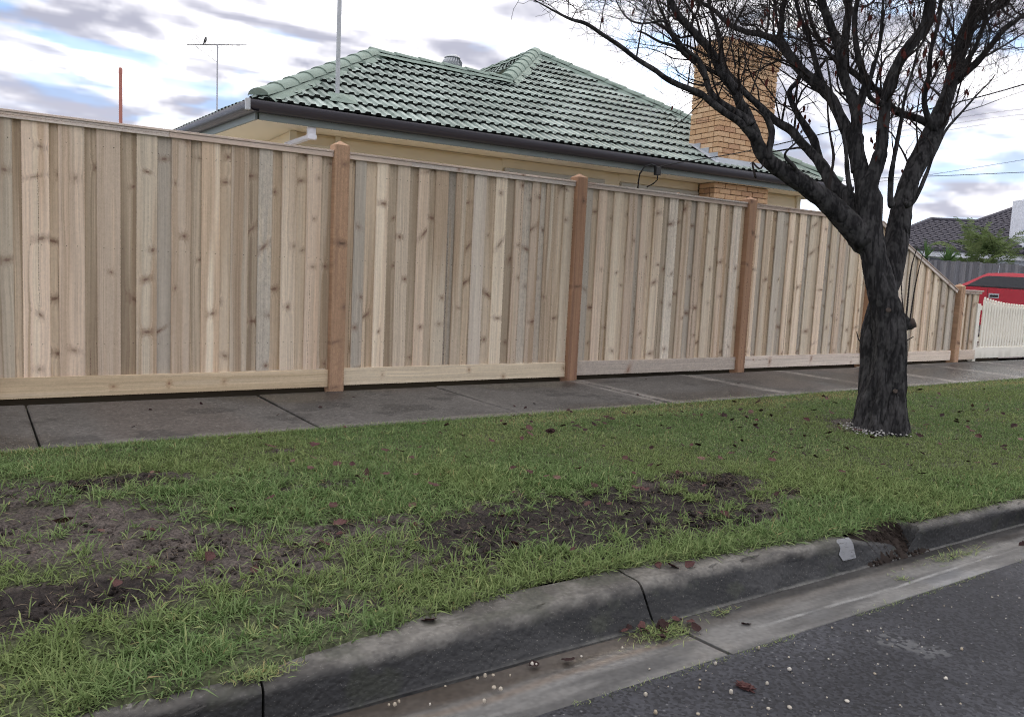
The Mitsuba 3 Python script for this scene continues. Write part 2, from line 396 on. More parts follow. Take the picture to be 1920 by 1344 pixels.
mat('dead_leaf_skin', leaf_col, 0.7, 0.15)
mat('dark_leaf_skin', lambda p, n, uv: mix((0.014, 0.009, 0.009), (0.042, 0.018, 0.017), noise(p.x * 9, p.y * 9, p.z * 9)), 0.7, 0.15)
scene['hanging_leaf_skin'] = {'type': 'principledthin', 'base_color': {'type': 'rgb', 'value': [0.085, 0.028, 0.024]}, 'roughness': 0.6, 'diff_trans': 0.5, 'spec_trans': 0.0, 'eta': 1.33}
mat('pebble_stone', lambda p, n, uv: mix((0.30, 0.25, 0.18), (0.46, 0.43, 0.38), cell_rand(p.x * 8, p.y * 8, 3)) * (0.8 + 0.4 * noise(p.x * 200, p.y * 200, p.z * 200)), 0.6, 0.3)
mat('road_paint', lambda p, n, uv: mix((0.05, 0.05, 0.05), (0.20, 0.205, 0.215), smoothstep(0.15, 0.45, fbm(p.x * 30, p.z * 260, p.y * 90, 4))), 0.7, 0.2)
mat('lime', (0.36, 0.35, 0.34), 0.8, 0.2)


def tile_col(p, n, uv):
    f = fbm(p.x * 3, p.y * 3, p.z * 3, 4)
    sp = noise(p.x * 42, p.y * 42, p.z * 42)
    c = mix((0.226, 0.273, 0.247), (0.322, 0.374, 0.344), smoothstep(0.3, 0.7, f)) * (0.82 + 0.36 * cell_rand(uv.x, 3, 1))
    c = mix(c, (0.13, 0.165, 0.14), smoothstep(0.58, 0.75, fbm(p.x * 7 + 2, p.y * 7, p.z * 7, 4)) * 0.55)
    mould = smoothstep(0.60, 0.78, fbm(p.x * 0.8 + 7, p.y * 0.8, p.z * 2.0, 3) )
    c = mix(c, (0.045, 0.055, 0.05), smoothstep(0.64, 0.76, sp) * (0.12 + 0.55 * mould * dr.select(p.y < 5.6, 1.0, 0.0)))
    return mix(c, (0.012, 0.014, 0.013), dr.select(uv.y > 0.5, 1.0, 0.0))   # shadow under each row, painted black on the butt ends


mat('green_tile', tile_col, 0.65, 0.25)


def cap_col(p, n, uv):
    f = fbm(p.x * 3, p.y * 3, p.z * 3, 4)
    c = mix((0.195, 0.250, 0.215), (0.255, 0.315, 0.275), f)
    return mix(c, (0.10, 0.14, 0.11), smoothstep(0.70, 0.80, fbm(p.x * 8, p.y * 8, p.z * 8, 3)) * 0.6)


mat('green_cap', cap_col, 0.75, 0.15)
mat('gutter_metal', (0.040, 0.037, 0.047), 0.35, 0.5)
mat('fascia_paint', lambda p, n, uv: mix((0.155, 0.190, 0.190), (0.215, 0.25, 0.245), fbm(p.x * 1.5, p.y * 1.5, p.z * 14, 3)), 0.5, 0.4)
mat('cream_paint', lambda p, n, uv: mix((0.74, 0.64, 0.46), (0.79, 0.70, 0.53), fbm(p.x * 2, p.y * 2, p.z * 6, 3)), 0.5, 0.35)
mat('cream_trim', (0.72, 0.66, 0.52), 0.5, 0.35)
mat('grey_trim', (0.50, 0.49, 0.44), 0.5, 0.35)
mat('white_pvc', (0.74, 0.75, 0.82), 0.35, 0.45)
mat('galvanised', lambda p, n, uv: mix((0.36, 0.38, 0.40), (0.48, 0.50, 0.53), fbm(p.x * 9, p.y * 9, p.z * 9, 3)), 0.5, 0.5, metallic=0.15)
mat('lead_sheet', lambda p, n, uv: mix((0.34, 0.37, 0.41), (0.47, 0.50, 0.54), fbm(p.x * 5, p.y * 5, p.z * 5, 4)), 0.55, 0.45, metallic=0.2)
mat('black_plastic', (0.015, 0.015, 0.016), 0.45, 0.4)
mat('dark_recess', (0.02, 0.02, 0.022), 0.6, 0.3)
mat('window_glass', (0.05, 0.055, 0.065), 0.08, 0.6)
mat('blind', (0.50, 0.50, 0.53), 0.7, 0.2)


def brick_fn(p, n, uv):
    r = cell_rand(uv.x, 1, 1)
    c = mix((0.52, 0.325, 0.185), (0.61, 0.42, 0.262), r)
    c = mix(c, (0.44, 0.26, 0.16), dr.select(cell_rand(uv.x, 2, 1) > 0.86, 0.8, 0.0))
    return c * (0.82 + 0.36 * fbm(p.x * 45, p.y * 45, p.z * 45, 3))


mat('cream_brick', brick_fn, 0.8, 0.2)
mat('mortar', lambda p, n, uv: mix((0.10, 0.075, 0.06), (0.17, 0.14, 0.115), noise(p.x * 60, p.y * 60, p.z * 60)), 0.9, 0.1)  # shadow of the recessed joints is put into this dark colour
mat('red_steel', (0.40, 0.16, 0.13), 0.6, 0.3)
mat('aluminium', (0.38, 0.38, 0.40), 0.35, 0.5, metallic=0.5)
mat('cable_skin', (0.02, 0.02, 0.022), 0.5, 0.3)
mat('bird_plumage', lambda p, n, uv: mix((0.03, 0.03, 0.032), (0.10, 0.10, 0.10), noise(p.x * 40, p.y * 40, p.z * 40)), 0.8, 0.2)
mat('car_red', (0.38, 0.018, 0.034), 0.3, 0.4, clearcoat=0.4, clearcoat_gloss=0.9)
mat('car_glass', (0.010, 0.012, 0.018), 0.05, 0.35)
mat('car_trim', (0.015, 0.015, 0.016), 0.5, 0.3)
mat('tyre_rubber', (0.02, 0.02, 0.02), 0.85, 0.2)
mat('alloy', (0.5, 0.5, 0.52), 0.3, 0.5, metallic=0.7)
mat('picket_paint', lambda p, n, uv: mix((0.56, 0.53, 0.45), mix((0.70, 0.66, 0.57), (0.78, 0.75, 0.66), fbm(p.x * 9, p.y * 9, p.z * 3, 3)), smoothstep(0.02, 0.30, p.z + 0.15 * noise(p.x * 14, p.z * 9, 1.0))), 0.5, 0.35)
mat('dark_tile', lambda p, n, uv: mix((0.058, 0.055, 0.068), (0.085, 0.082, 0.098), fbm(p.x * 2, p.y * 2, p.z * 5, 4)), 0.8, 0.2)
mat('white_brick', lambda p, n, uv: mix((0.66, 0.68, 0.74), (0.74, 0.76, 0.82), fbm(p.x * 3, p.y * 3, p.z * 9, 3)), 0.6, 0.3)
scene['frond_leaf'] = {'type': 'principledthin', 'base_color': mikit.proc(lambda p, n, uv: mix((0.075, 0.12, 0.045), (0.20, 0.25, 0.11), noise(p.x * 3, p.y * 3, p.z * 3))), 'roughness': 0.5, 'diff_trans': 0.5, 'spec_trans': 0.0, 'eta': 1.33}
scene['yucca_leaf'] = {'type': 'principledthin', 'base_color': mikit.proc(lambda p, n, uv: mix((0.06, 0.12, 0.045), (0.13, 0.21, 0.08), noise(p.x * 9, p.y * 9, p.z * 9))), 'roughness': 0.5, 'diff_trans': 0.4, 'spec_trans': 0.0, 'eta': 1.33}

# ---------------------------------------------------------------- ground, road, kerb, path
def verge_z(x, y):
    s = np.clip((y + 4.5) / 2.85, 0, 1)
    return -0.118 + 0.083 * s + slope_z(x)


put('ground', mikit.ply(grid(np.array([-150., -20, 60, 400]), np.array([-150., -12.5, 9, 500]), lambda X, Y: np.where(Y > 0, -0.12, -0.50) + 0 * X), 'far_ground'), kind='structure')
put('road', mikit.ply(grid(np.linspace(-12, 70, 165), np.r_[np.linspace(-12.5, -5.6, 14), np.linspace(-5.4, -5.085, 5)],
    lambda X, Y: -0.262 + 0.02 * np.clip((-5.1 - Y) / 3, 0, 1) + 0.006 * (meshkit.fbm(np.stack([X * .8, Y * .8, X * 0], -1), 3, 3) - .5)), 'asphalt', smooth=True), kind='structure')

gutter_key = put('gutter_channel', mikit.ply(extrude_x([(-5.095, -.5), (-5.095, -.30), (-4.70, -.30), (-4.70, -.5)], -10, 60), 'gutter_concrete'), kind='structure')
for a, b in zip([-6, -0.95, 2.355, 5.45, 8.6, 11.7, 14.8, 18, 21, 24, 27, 30], [-0.96, 2.345, 5.44, 8.59, 11.69, 14.79, 17.99, 20.99, 23.99, 26.99, 29.99, 33]):
    dz = float(rng.uniform(-.004, .004)) + (0.006 if a > 2 else 0.0)
    prof = [(-5.10 + rng.uniform(-.012, .012), -.31), (-5.10 + rng.uniform(-.01, .01), -.262 + dz), (-4.95, -.270 + dz), (-4.82, -.276 + dz), (-4.742, -.272 + dz), (-4.742, -.31)]
    put(gutter_key + '__slab', mikit.ply(extrude_x(prof, a, b, max(2, int((b - a) * 6)), 3, 0.008), 'gutter_concrete', smooth=35))

arc = [(-4.726 + .040 * (1 - math.cos(t)), -.163 + .041 * math.sin(t)) for t in np.linspace(0.15, math.pi / 2, 5)]
KP = [(-4.5, -.42), (-4.758, -.42), (-4.758, -.268), (-4.748, -.262), (-4.728, -.172)] + arc + [(-4.6, -.120), (-4.515, -.118), (-4.5, -.126)]


def kerb_bend(x):
    """the old kerb is not quite straight"""
    return np.interp(x, [-5, .7, 1.2, 1.75, 2.26, 2.9, 3.4, 3.8, 4.25, 5.3, 9, 40], [-.02, -.030, -.005, .035, .052, .034, .025, .010, -.025, -.050, -.03, -.03])


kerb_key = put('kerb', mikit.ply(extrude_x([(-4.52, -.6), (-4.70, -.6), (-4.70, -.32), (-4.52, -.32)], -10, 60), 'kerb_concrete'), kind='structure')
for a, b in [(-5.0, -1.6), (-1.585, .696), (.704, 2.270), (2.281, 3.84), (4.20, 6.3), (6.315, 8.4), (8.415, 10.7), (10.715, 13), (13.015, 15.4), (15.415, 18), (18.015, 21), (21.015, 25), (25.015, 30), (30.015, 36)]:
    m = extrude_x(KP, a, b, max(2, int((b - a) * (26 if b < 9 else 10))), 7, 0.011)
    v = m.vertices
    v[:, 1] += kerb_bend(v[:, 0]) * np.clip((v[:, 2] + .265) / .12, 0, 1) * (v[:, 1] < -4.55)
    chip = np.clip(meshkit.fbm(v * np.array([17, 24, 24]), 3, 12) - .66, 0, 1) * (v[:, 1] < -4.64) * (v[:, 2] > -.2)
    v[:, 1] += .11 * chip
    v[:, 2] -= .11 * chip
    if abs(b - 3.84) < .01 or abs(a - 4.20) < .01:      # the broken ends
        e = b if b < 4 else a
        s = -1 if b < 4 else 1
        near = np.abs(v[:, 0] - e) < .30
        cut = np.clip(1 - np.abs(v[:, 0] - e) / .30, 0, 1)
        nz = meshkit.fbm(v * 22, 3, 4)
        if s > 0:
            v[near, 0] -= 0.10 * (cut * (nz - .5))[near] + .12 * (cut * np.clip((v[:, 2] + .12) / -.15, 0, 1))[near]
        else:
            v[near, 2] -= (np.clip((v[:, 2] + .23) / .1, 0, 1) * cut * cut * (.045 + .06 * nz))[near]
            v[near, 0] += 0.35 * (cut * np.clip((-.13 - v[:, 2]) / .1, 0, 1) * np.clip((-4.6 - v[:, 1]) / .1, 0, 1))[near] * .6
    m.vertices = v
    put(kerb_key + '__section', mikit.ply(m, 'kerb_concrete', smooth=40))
# clods where the kerb is broken out
V = grid(np.linspace(3.70, 4.30, 44), np.linspace(-4.765, -4.48, 34), lambda X, Y: np.minimum(-.128 - .02 * np.clip((Y + 4.60) / .1, 0, 1) + .012 * meshkit.fbm(np.stack([X * 40, Y * 40, X * 0], -1), 2, 4), -.285 + .20 * np.clip((Y + 4.765) / .20, 0, 1) ** .8 * (0.55 + .8 * meshkit.fbm(np.stack([X * 9, Y * 9, X * 0], -1), 3, 8))
         + .07 * (meshkit.fbm(np.stack([X * 26, Y * 26, X * 0], -1), 3, 2) - .5)))
put('broken_kerb_soil', mikit.ply(V, 'mulch', smooth=True), 'dark crumbled soil in the gap of the broken kerb', 'soil', kind='stuff')

path_key = put('footpath', mikit.ply(grid(np.linspace(-6, 60, 60), np.array([-1.645, -1.0, -.4, .1]), lambda X, Y: -.085 + slope_z(X)), 'soil'), kind='structure')
J = [.33 + 1.70 * k for k in range(-4, 30)]
for a, b in zip(J[:-1], J[1:]):
    tilt = rng.uniform(-.004, .004, 2)
    g = .006
    ym, yM = -1.655 + rng.uniform(-.012, .012), -.13 + rng.uniform(-.02, .02)
    xs, ys = np.array([a + g, a + g + .012, .5 * a + .5 * b, b - g - .012, b - g]), np.array([ym, ym + .012, -.9, yM - .012, yM])
    def zf(X, Y):
        edge = ((X <= a + g + 1e-6) | (X >= b - g - 1e-6) | (Y <= ym + 1e-6) | (Y >= yM - 1e-6))
        return -.034 - .012 * (Y < -1) * 0 + slope_z(X) + (X - a) * tilt[0] + (Y + .9) * (tilt[1] + .004) - .007 * edge
    top = grid(xs, ys, zf)
    rim = [0, 1, 2, 3, 4, 9, 14, 19, 24, 23, 22, 21, 20, 15, 10, 5]
    v = np.vstack([top.vertices, top.vertices[rim] - [0, 0, .05]])
    f = top.faces.tolist()
    for k in range(16):
        p, q = rim[k], rim[(k + 1) % 16]
        f += [[p, 25 + k, 25 + (k + 1) % 16], [p, 25 + (k + 1) % 16, q]]
    put(path_key + '__slab', mikit.ply((v, np.array(f)), 'path_concrete'))

xs = np.unique(np.r_[np.linspace(-5, 0, 40), np.linspace(0, 5, 330), np.linspace(5, 9, 140), np.linspace(9, 40, 160)])
ys = np.linspace(-4.505, -1.64, 170)


def bare_np(x, y):
    m = np.zeros_like(x)
    for cx, cy, rx, ry, s, _ in BARE:
        m = np.maximum(m, s * np.exp(-(((x - cx) / rx) ** 2 + ((y - cy) / ry) ** 2)))
    return m


def edge_y(x):
    return np.interp(x, [-5, .2, .74, 1.3, 1.9, 2.4, 3.0, 3.7, 4.2, 5.4, 40], [-4.69, -4.69, -4.68, -4.575, -4.48, -4.525, -4.60, -4.65, -4.685, -4.70, -4.69])


def soil_z(X, Y):
    P = np.stack([X, Y, X * 0], -1)
    rough = .030 * (meshkit.fbm(P * 7, 3, 5) - .5) + .038 * (meshkit.fbm(P * 22, 4, 6) - .5)
    edge = np.clip((Y + 4.5) / .08, 0, 1) * np.clip((-1.65 - Y) / .06, 0, 1)
    return verge_z(X, Y) - .018 + rough * np.clip(.35 + bare_np(X, Y), 0, 1) * np.clip(edge, .2, 1) - .02 * np.clip(bare_np(X, Y) - .3, 0, 1)


gm = grid(xs, ys, lambda X, Y: X * 0)
vv = gm.vertices.copy()
tt_ = (vv[:, 1] + 4.505) / 2.865
ey = edge_y(vv[:, 0]) + .035 * (meshkit.fbm(np.stack([vv[:, 0] * 7, vv[:, 0] * 0, vv[:, 0] * 0], -1), 3, 2) - .5)
ey = np.where((vv[:, 0] > 3.76) & (vv[:, 0] < 4.21), -4.60, ey)
vv[:, 1] = ey + tt_ * (-1.64 - ey)
vv[:, 2] = np.where(vv[:, 1] < -4.47, np.maximum(soil_z(vv[:, 0], vv[:, 1]), -.1135 + .006 * meshkit.fbm(vv * 30, 2, 3) - .02 * (tt_ < .004)), soil_z(vv[:, 0], vv[:, 1]))
gm.vertices = vv
put('nature_strip', mikit.ply(gm, 'soil', smooth=True), kind='structure')
put('yard_ground', mikit.ply(grid(np.linspace(-20, 15, 8), np.array([-.12, .02, .06, .35]), lambda X, Y: np.where(Y < .04, -.11, .01) + slope_z(X)), 'yard_soil'), kind='structure')
put('added_bounce_paving', mikit.ply(grid(np.linspace(-20, 15, 8), np.array([.35, 3, 12., 20]), lambda X, Y: .01 + slope_z(X)), 'bounce_concrete'), kind='structure')  # unseen pale paving, added to throw light up onto the house wall
put('driveway', mikit.ply(grid(np.linspace(13.5, 60, 12), np.array([.05, 3, 6, 9.]), lambda X, Y: np.clip(.02 + .03 * Y, .02, .16)), 'path_concrete'), kind='structure')


# ---------------------------------------------------------------- the paling fence
BOARD = [0]


def plank(o, along, across, out, L, w, t, z0=0.0, top_skew=0.0, ch=.0022, bow=0.0):
    """board with eased front edges; returns (vertices, faces, uv). o: bottom middle of the back face."""
    BOARD[0] += 1
    i = BOARD[0] % 4000
    o, along, across, out = (np.asarray(a, float) for a in (o, along, across, out))
    prof = [(-w / 2, 0), (w / 2, 0), (w / 2, t - ch), (w / 2 - ch, t), (-w / 2 + ch, t), (-w / 2, t - ch)]
    V, U, F = [], [], []
    n = len(prof)
    segs = 3 if bow else 1
    for s in range(segs + 1):
        for a, b in prof:
            l = L * s / segs + (top_skew * a if s == segs else 0)
            V.append(o + across * (a + bow * math.sin(math.pi * s / segs)) + out * b + along * l)
            U.append((i + .5 + a, z0 + l))
    for s in range(segs):
        for k in range(n):
            a, b = s * n + k, s * n + (k + 1) % n
            F += [[a, b, b + n], [a, b + n, a + n]]
    e = segs * n
    for k in range(1, n - 1):
        F += [[0, k + 1, k], [e, e + k, e + k + 1]]
    return np.array(V), np.array(F), np.array(U)


def put_plank(key, m, bsdf, **k):
    return put(key, mikit.ply((m[0], m[1]), bsdf, uv=m[2]), **k)


fence = thing('paling_fence', 'long new timber paling fence with capping and red brown posts along the footpath', 'fence')
POSTS = [0.08, 2.755, 5.45, 8.17, 10.85]
X_, Y_, Z_ = np.eye(3)
EDGE1 = [5, 82, 112, 200, 233, 320, 366, 448, 508, 583, 640, 712, 760, 832, 880, 950, 995, 1052, 1100, 1165, 1208, 1272, 1325]


def rake(x):
    """top of the boards"""
    if x < 11.0:
        return 2.045 + slope_z(x)
    return 2.045 + .036 - (x - 11.0) * .4125


def boards(x0, x1, top, first_wide=True):
    n = max(1, round((x1 - x0) / .1105 / 2) * 2)
    cuts = []
    if abs(x1 - x0 - 2.53) < .3 and x0 < 1:
        e = np.array(EDGE1, float)
        # measured joints of the first bay
        e = x0 - .03 + (e - e[0]) / (e[-1] - e[0]) * (x1 - x0 + .03)
        pairs = [(e[k], e[k + 1], (k % 2) == 0) for k in range(len(e) - 1)]
    else:
        w = np.where(np.arange(n) % 2 == (0 if first_wide else 1), rng.uniform(.104, .146, n), rng.uniform(.078, .122, n))
        w *= (x1 - x0) / w.sum()
        e = x0 + np.r_[0, np.cumsum(w)]
        pairs = [(e[k], e[k + 1], (k % 2 == 0) == first_wide) for k in range(n)]
    for a, b, wide in pairs:
        a, b = max(a, x0), min(b, x1)
        c, zb = (a + b) / 2, .155 + slope_z((a + b) / 2)
        zt = top(c)
        lean = rng.normal(0, .0025)
        sk = (top(b) - top(a)) / (b - a) if c > 11 else 0.0
        if wide:
            m = plank([c, -.018, zb], [lean, 0, 1], X_, -Y_, zt - zb, b - a + .004, .017, 0, sk, bow=rng.normal(0, .0012))
            put_plank(fence + '__paling', m, 'pine_paling')
        else:
            m = plank([c, .002, zb], [lean, 0, 1], X_, -Y_, zt - zb, b - a + .05, .016, 0, sk)
            put_plank(fence + '__paling', m, 'pine_paling_back')


def post(x, z, w=.135):
    h = z
    m = plank([x, .045, -.10 + slope_z(x)], Z_, X_, -Y_, h + .10 - slope_z(x), w, .135, -.1, ch=.006)
    V, F, U = m
    n = len(V)
    apex = np.array([x, -.022, z + .042])
    V2 = np.vstack([V, apex])
    U2 = np.vstack([U, [U[0, 0], z + .15]])
    e = n - 6
    F = np.array([f for f in F.tolist() if min(f) < e])      # open the flat top, close it with a pyramid
    F = np.vstack([F, [[e + k, e + (k + 1) % 6, n] for k in range(6)]])
    put_plank(fence + '__post', (V2, F, U2), 'red_post')


bays = [(POSTS[0], POSTS[1]), (POSTS[1], POSTS[2]), (POSTS[2], POSTS[3]), (POSTS[3], POSTS[4]), (POSTS[4], 13.31)]
bays = [(POSTS[0] - 2.7, POSTS[0])] + bays
for k, (a, b) in enumerate(bays):
    a_, b_ = a + .070, b - .070
    boards(a_, b_, rake, first_wide=(k != 2))
    zc = slope_z((a + b) / 2)
    m = plank([a_, -.012, .075 + zc], X_, Z_, -Y_, b_ - a_, .158, .034, 0)
    put_plank(fence + '__plinth', m, 'pine_plinth' if k < 3 else 'pine_plinth_pale')
    for h in (.42, 1.05, 1.78) if k < 5 else (.42, .95):    # rails at the back
        m = plank([a - .02, .055, h + zc], X_, Z_, -Y_, b - a + .04, .075, .038, 0)
        put_plank(fence + '__rail', m, 'pine_paling_back')
    # capping: a fascia strip on the face and a cover board on the top; bay 1 and 2 are joined from two lengths
    js = [a_ + .0, b_] if k not in (1, 2) else ([a_, a_ + 1.18, b_] if k == 1 else [a_, a_ + .62, b_])
    for p, q in zip(js[:-1], js[1:]):
        p2, q2 = p + .001, q - .001
        if k < 5:
            put_plank(fence + '__capping', plank([p2, -.036, 2.052 + slope_z(p)], [1, 0, .0033], Z_, -Y_, q2 - p2, .042, .018, 0), 'pine_cap')
            put_plank(fence + '__capping', plank([p2, -.018, 2.0745 + slope_z(p)], [1, 0, .0033], Y_, Z_, q2 - p2, .088, .017, 0), 'pine_cap')
        else:
            ln = math.hypot(b_ - 11.0, .4125 * (b_ - 11.0))
            d = np.array([1, 0, -.4125]) / math.hypot(1, .4125)
            up = np.array([.4125, 0, 1]) / math.hypot(1, .4125)
            put_plank(fence + '__capping', plank([11.0, -.036, 2.072], d, up, -Y_, ln + .01, .042, .018, 0), 'pine_cap')
            put_plank(fence + '__capping', plank([11.0 + .009, -.018, 2.0945], d, Y_, up, ln + .012, .088, .017, 0), 'pine_cap')
for x, z in zip([POSTS[0] - 2.7] + POSTS + [13.35], [2.15, 2.155, 2.150, 2.150, 2.155, 2.16, 1.235]):
    post(x, z)
# the low end panel
boards(13.42, 13.99, lambda x: 1.135, True)
put_plank(fence + '__plinth', plank([13.42, -.012, .115], X_, Z_, -Y_, .58, .158, .034, 0), 'pine_plinth_pale')
put_plank(fence + '__capping', plank([13.42, -.018, 1.165], X_, Y_, Z_, .63, .095, .022, 0), 'pine_cap')
put_plank(fence + '__capping', plank([13.42, -.036, 1.143], X_, Z_, -Y_, .60, .040, .016, 0), 'pine_cap')
# off-cut leaning against the back of the fence
put_plank('timber_offcut', plank([6.53, .12, 1.95], [.86, .0, .24], [-.24, 0, .86], -Y_, .62, .11, .04, 0), 'red_post', label='orange brown timber offcut poking up from behind the long fence', cat='timber')

# ---------------------------------------------------------------- the white picket fence
pk = thing('picket_fence', 'cream white picket fence with scalloped top at the end of the timber fence', 'fence')
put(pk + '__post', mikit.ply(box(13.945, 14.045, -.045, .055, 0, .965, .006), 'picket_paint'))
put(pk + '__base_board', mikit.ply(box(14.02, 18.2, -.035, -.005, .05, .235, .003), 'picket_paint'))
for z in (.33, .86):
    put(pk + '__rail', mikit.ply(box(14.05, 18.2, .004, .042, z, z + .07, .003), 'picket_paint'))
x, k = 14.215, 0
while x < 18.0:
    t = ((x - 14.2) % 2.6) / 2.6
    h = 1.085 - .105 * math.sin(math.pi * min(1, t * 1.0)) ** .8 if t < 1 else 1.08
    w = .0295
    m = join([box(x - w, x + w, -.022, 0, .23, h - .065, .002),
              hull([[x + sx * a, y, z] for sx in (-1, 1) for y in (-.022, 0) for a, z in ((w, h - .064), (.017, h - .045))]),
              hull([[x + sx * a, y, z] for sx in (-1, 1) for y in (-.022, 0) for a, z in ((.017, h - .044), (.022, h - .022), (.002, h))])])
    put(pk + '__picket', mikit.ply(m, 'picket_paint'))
    x += .093

# ---------------------------------------------------------------- the house
house = thing('weatherboard_house', 'cream weatherboard house with green tiled hip roof behind the timber fence', 'house')
UH, NH = np.array([.9982, -.0602, 0]), np.array([.0602, .9982, 0])
C0 = np.array([2.675, 2.289, 2.85])
TH = math.radians(28.53)
SF = NH * math.cos(TH) + Z_ * math.sin(TH)
NF = np.cross(UH, SF)
WH = np.array([-.05, .99875, 0])
ML = np.array([.99875, .05, 0])
SL = ML * math.cos(TH) + Z_ * math.sin(TH)


def hw(u, off, z):
    """along the front eave, metres in from it, height"""
    return C0 * [1, 1, 0] + UH * u + NH * off + Z_ * z


def hbox(u0, u1, o0, o1, z0, z1, ch=0.0):
    m = box(u0, u1, o0, o1, z0, z1, ch)
    v = m.vertices
    m.vertices = C0 * [1, 1, 0] + v[:, :1] * UH + v[:, 1:2] * NH + v[:, 2:] * Z_
    return m


roof = house + '__roof'
put(roof, mikit.ply((np.array([C0 + UH * a + SF * b - NF * .05 for a, b in ((.05, .02), (9.8, .02), (6.264, 5.10), (4.444, 2.62), (2.27, 2.80))]), np.array([[1, 2, 3], [1, 3, 4], [1, 4, 0]])), 'dark_recess'))
PROF = [(0, 0)]
for r in range(3):
    b0 = r * .131
    PROF += [(b0 + .050, 0), (b0 + .063, .024), (b0 + .118, .024), (b0 + .131, 0)]
GAUGE, COVER = .345, .393
TID = [0]


def tile_rows(O, U, S, poly, u_off=0.0, joined=False, lift=1.0):
    """lay the tiles of one roof plane; poly: convex pieces [(u, s)...] anticlockwise"""
    N = np.cross(U, S)
    key, bag = roof + '__tile', []
    P = np.vstack([np.array(q) for q in poly])
    u0, u1, s0, s1 = P[:, 0].min(), P[:, 0].max(), P[:, 1].min(), P[:, 1].max()
    for r in range(int((s1 - s0) / GAUGE) + 2):
        for c in range(int((u1 - u0) / COVER) + 2):
            a0, b0 = u0 + c * COVER + u_off, s0 + r * GAUGE
            TID[0] += 1
            j = rng.normal(0, 1, 3)
            V, F = [], []
            lo, hi = (.041 + .0025 * j[0]) * lift, .0
            for a, h in PROF:
                h = h * lift
                V += [(a0 + a, b0 + .002 * j[1], lo + h), (a0 + a, b0 + GAUGE + .03, hi + h), (a0 + a, b0 + .002 * j[1] + .006, lo + h - .038 * lift)]
            for k in range(len(PROF) - 1):
                p, q = 3 * k, 3 * k + 3
                F += [[p, q, q + 1], [p, q + 1, p + 1], [p + 2, q + 2, q], [p + 2, q, p]]
            m = trimesh.Trimesh(np.array(V), np.array(F), process=False)
            out = []
            for Q in poly:
                Q = np.array(Q, float)
                mm = m
                # quick reject / accept
                lo2, hi2 = m.vertices[:, :2].min(0), m.vertices[:, :2].max(0)
                inside = True
                for e in range(len(Q)):
                    A, B = Q[e], Q[(e + 1) % len(Q)]
                    n = np.array([-(B - A)[1], (B - A)[0]])
                    n /= np.linalg.norm(n)
                    d = (m.vertices[:, :2] - A) @ n
                    if d.max() < .02:
                        mm = None
                        break
                    if d.min() < 0 and not (abs(n[1]) > .999 and A[1] < s0 + 1e-3):
                        inside = False
                        mm = trimesh.intersections.slice_mesh_plane(mm, [n[0], n[1], 0], [A[0], A[1], 0])
                        if mm is None or len(mm.faces) == 0:
                            mm = None
                            break
                if mm is not None and len(mm.faces):
                    out.append(mm)
            if not out:
                continue
            m = join(out)
            if m.area < .012:
                continue
            tri = m.triangles.reshape(-1, 3)
            fn = np.repeat(m.face_normals, 3, 0)
            W = O + tri[:, :1] * U + tri[:, 1:2] * S + tri[:, 2:] * N
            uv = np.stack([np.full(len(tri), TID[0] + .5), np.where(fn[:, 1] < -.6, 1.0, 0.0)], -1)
            if joined:
                bag.append((W, uv))
                continue
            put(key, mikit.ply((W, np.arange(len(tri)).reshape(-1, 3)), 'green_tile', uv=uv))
    if joined:
        W, uv = np.vstack([b[0] for b in bag]), np.vstack([b[1] for b in bag])
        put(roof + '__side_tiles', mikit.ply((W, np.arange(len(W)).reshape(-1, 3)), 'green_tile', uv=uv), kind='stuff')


R_ = [(9.837, 0), (8.197, 2.147), (6.264, 5.152), (4.444, 2.66), (2.266, 2.85), (0, 0)]
tile_rows(C0, UH, SF, [[(0, 0), (4.444, 0), (4.444, 2.66), (2.266, 2.85)], [(4.444, 0), (6.264, 0), (6.264, 5.152), (4.444, 2.66)], [(6.264, 0), (9.837, 0), (8.197, 2.147), (6.264, 5.152)]], float(rng.uniform(-.3, 0)))
# left hip end: local u runs away from the street along the left eave (seen edge-on)
OL = C0 + WH * 4.4
tile_rows(OL, -WH, SL, [[(0, 0), (4.4, 0), (2.35, 2.3), (0, 2.6)]], -.1, True)
# left slope of the main roof
A2 = C0 + UH * 6.264 + SF * 5.152
VV = C0 + UH * 4.444 + SF * 2.66
SM = UH * math.cos(TH) + Z_ * math.sin(TH)
um, sm_ = 3.6, (A2 - VV)[2] / math.sin(TH)
OM = A2 + NH * um - SM * sm_
inner = float((A2 - VV) @ NH)
tile_rows(OM, -NH, SM, [[(0, 0), (um + 2.2, 0), (um, sm_), (0, sm_)]], -.1, True, .8)
put(roof + '__back_slope', mikit.ply((np.array([C0 + UH * 2.266 + SF * 2.85, VV, VV + NH * 3.2 - Z_ * 1.5, C0 + UH * 2.0 + NH * 5.4 + Z_ * .1, C0 + WH * 4.5]), np.array([[0, 1, 2], [0, 2, 3], [0, 3, 4]])), 'green_cap'))
put(roof + '__right_slope', mikit.ply((np.array([A2, A2 + NH * 4, C0 + UH * 9.837 + NH * 9, C0 + UH * 9.837]), np.array([[0, 1, 2], [0, 2, 3]])), 'green_cap'))


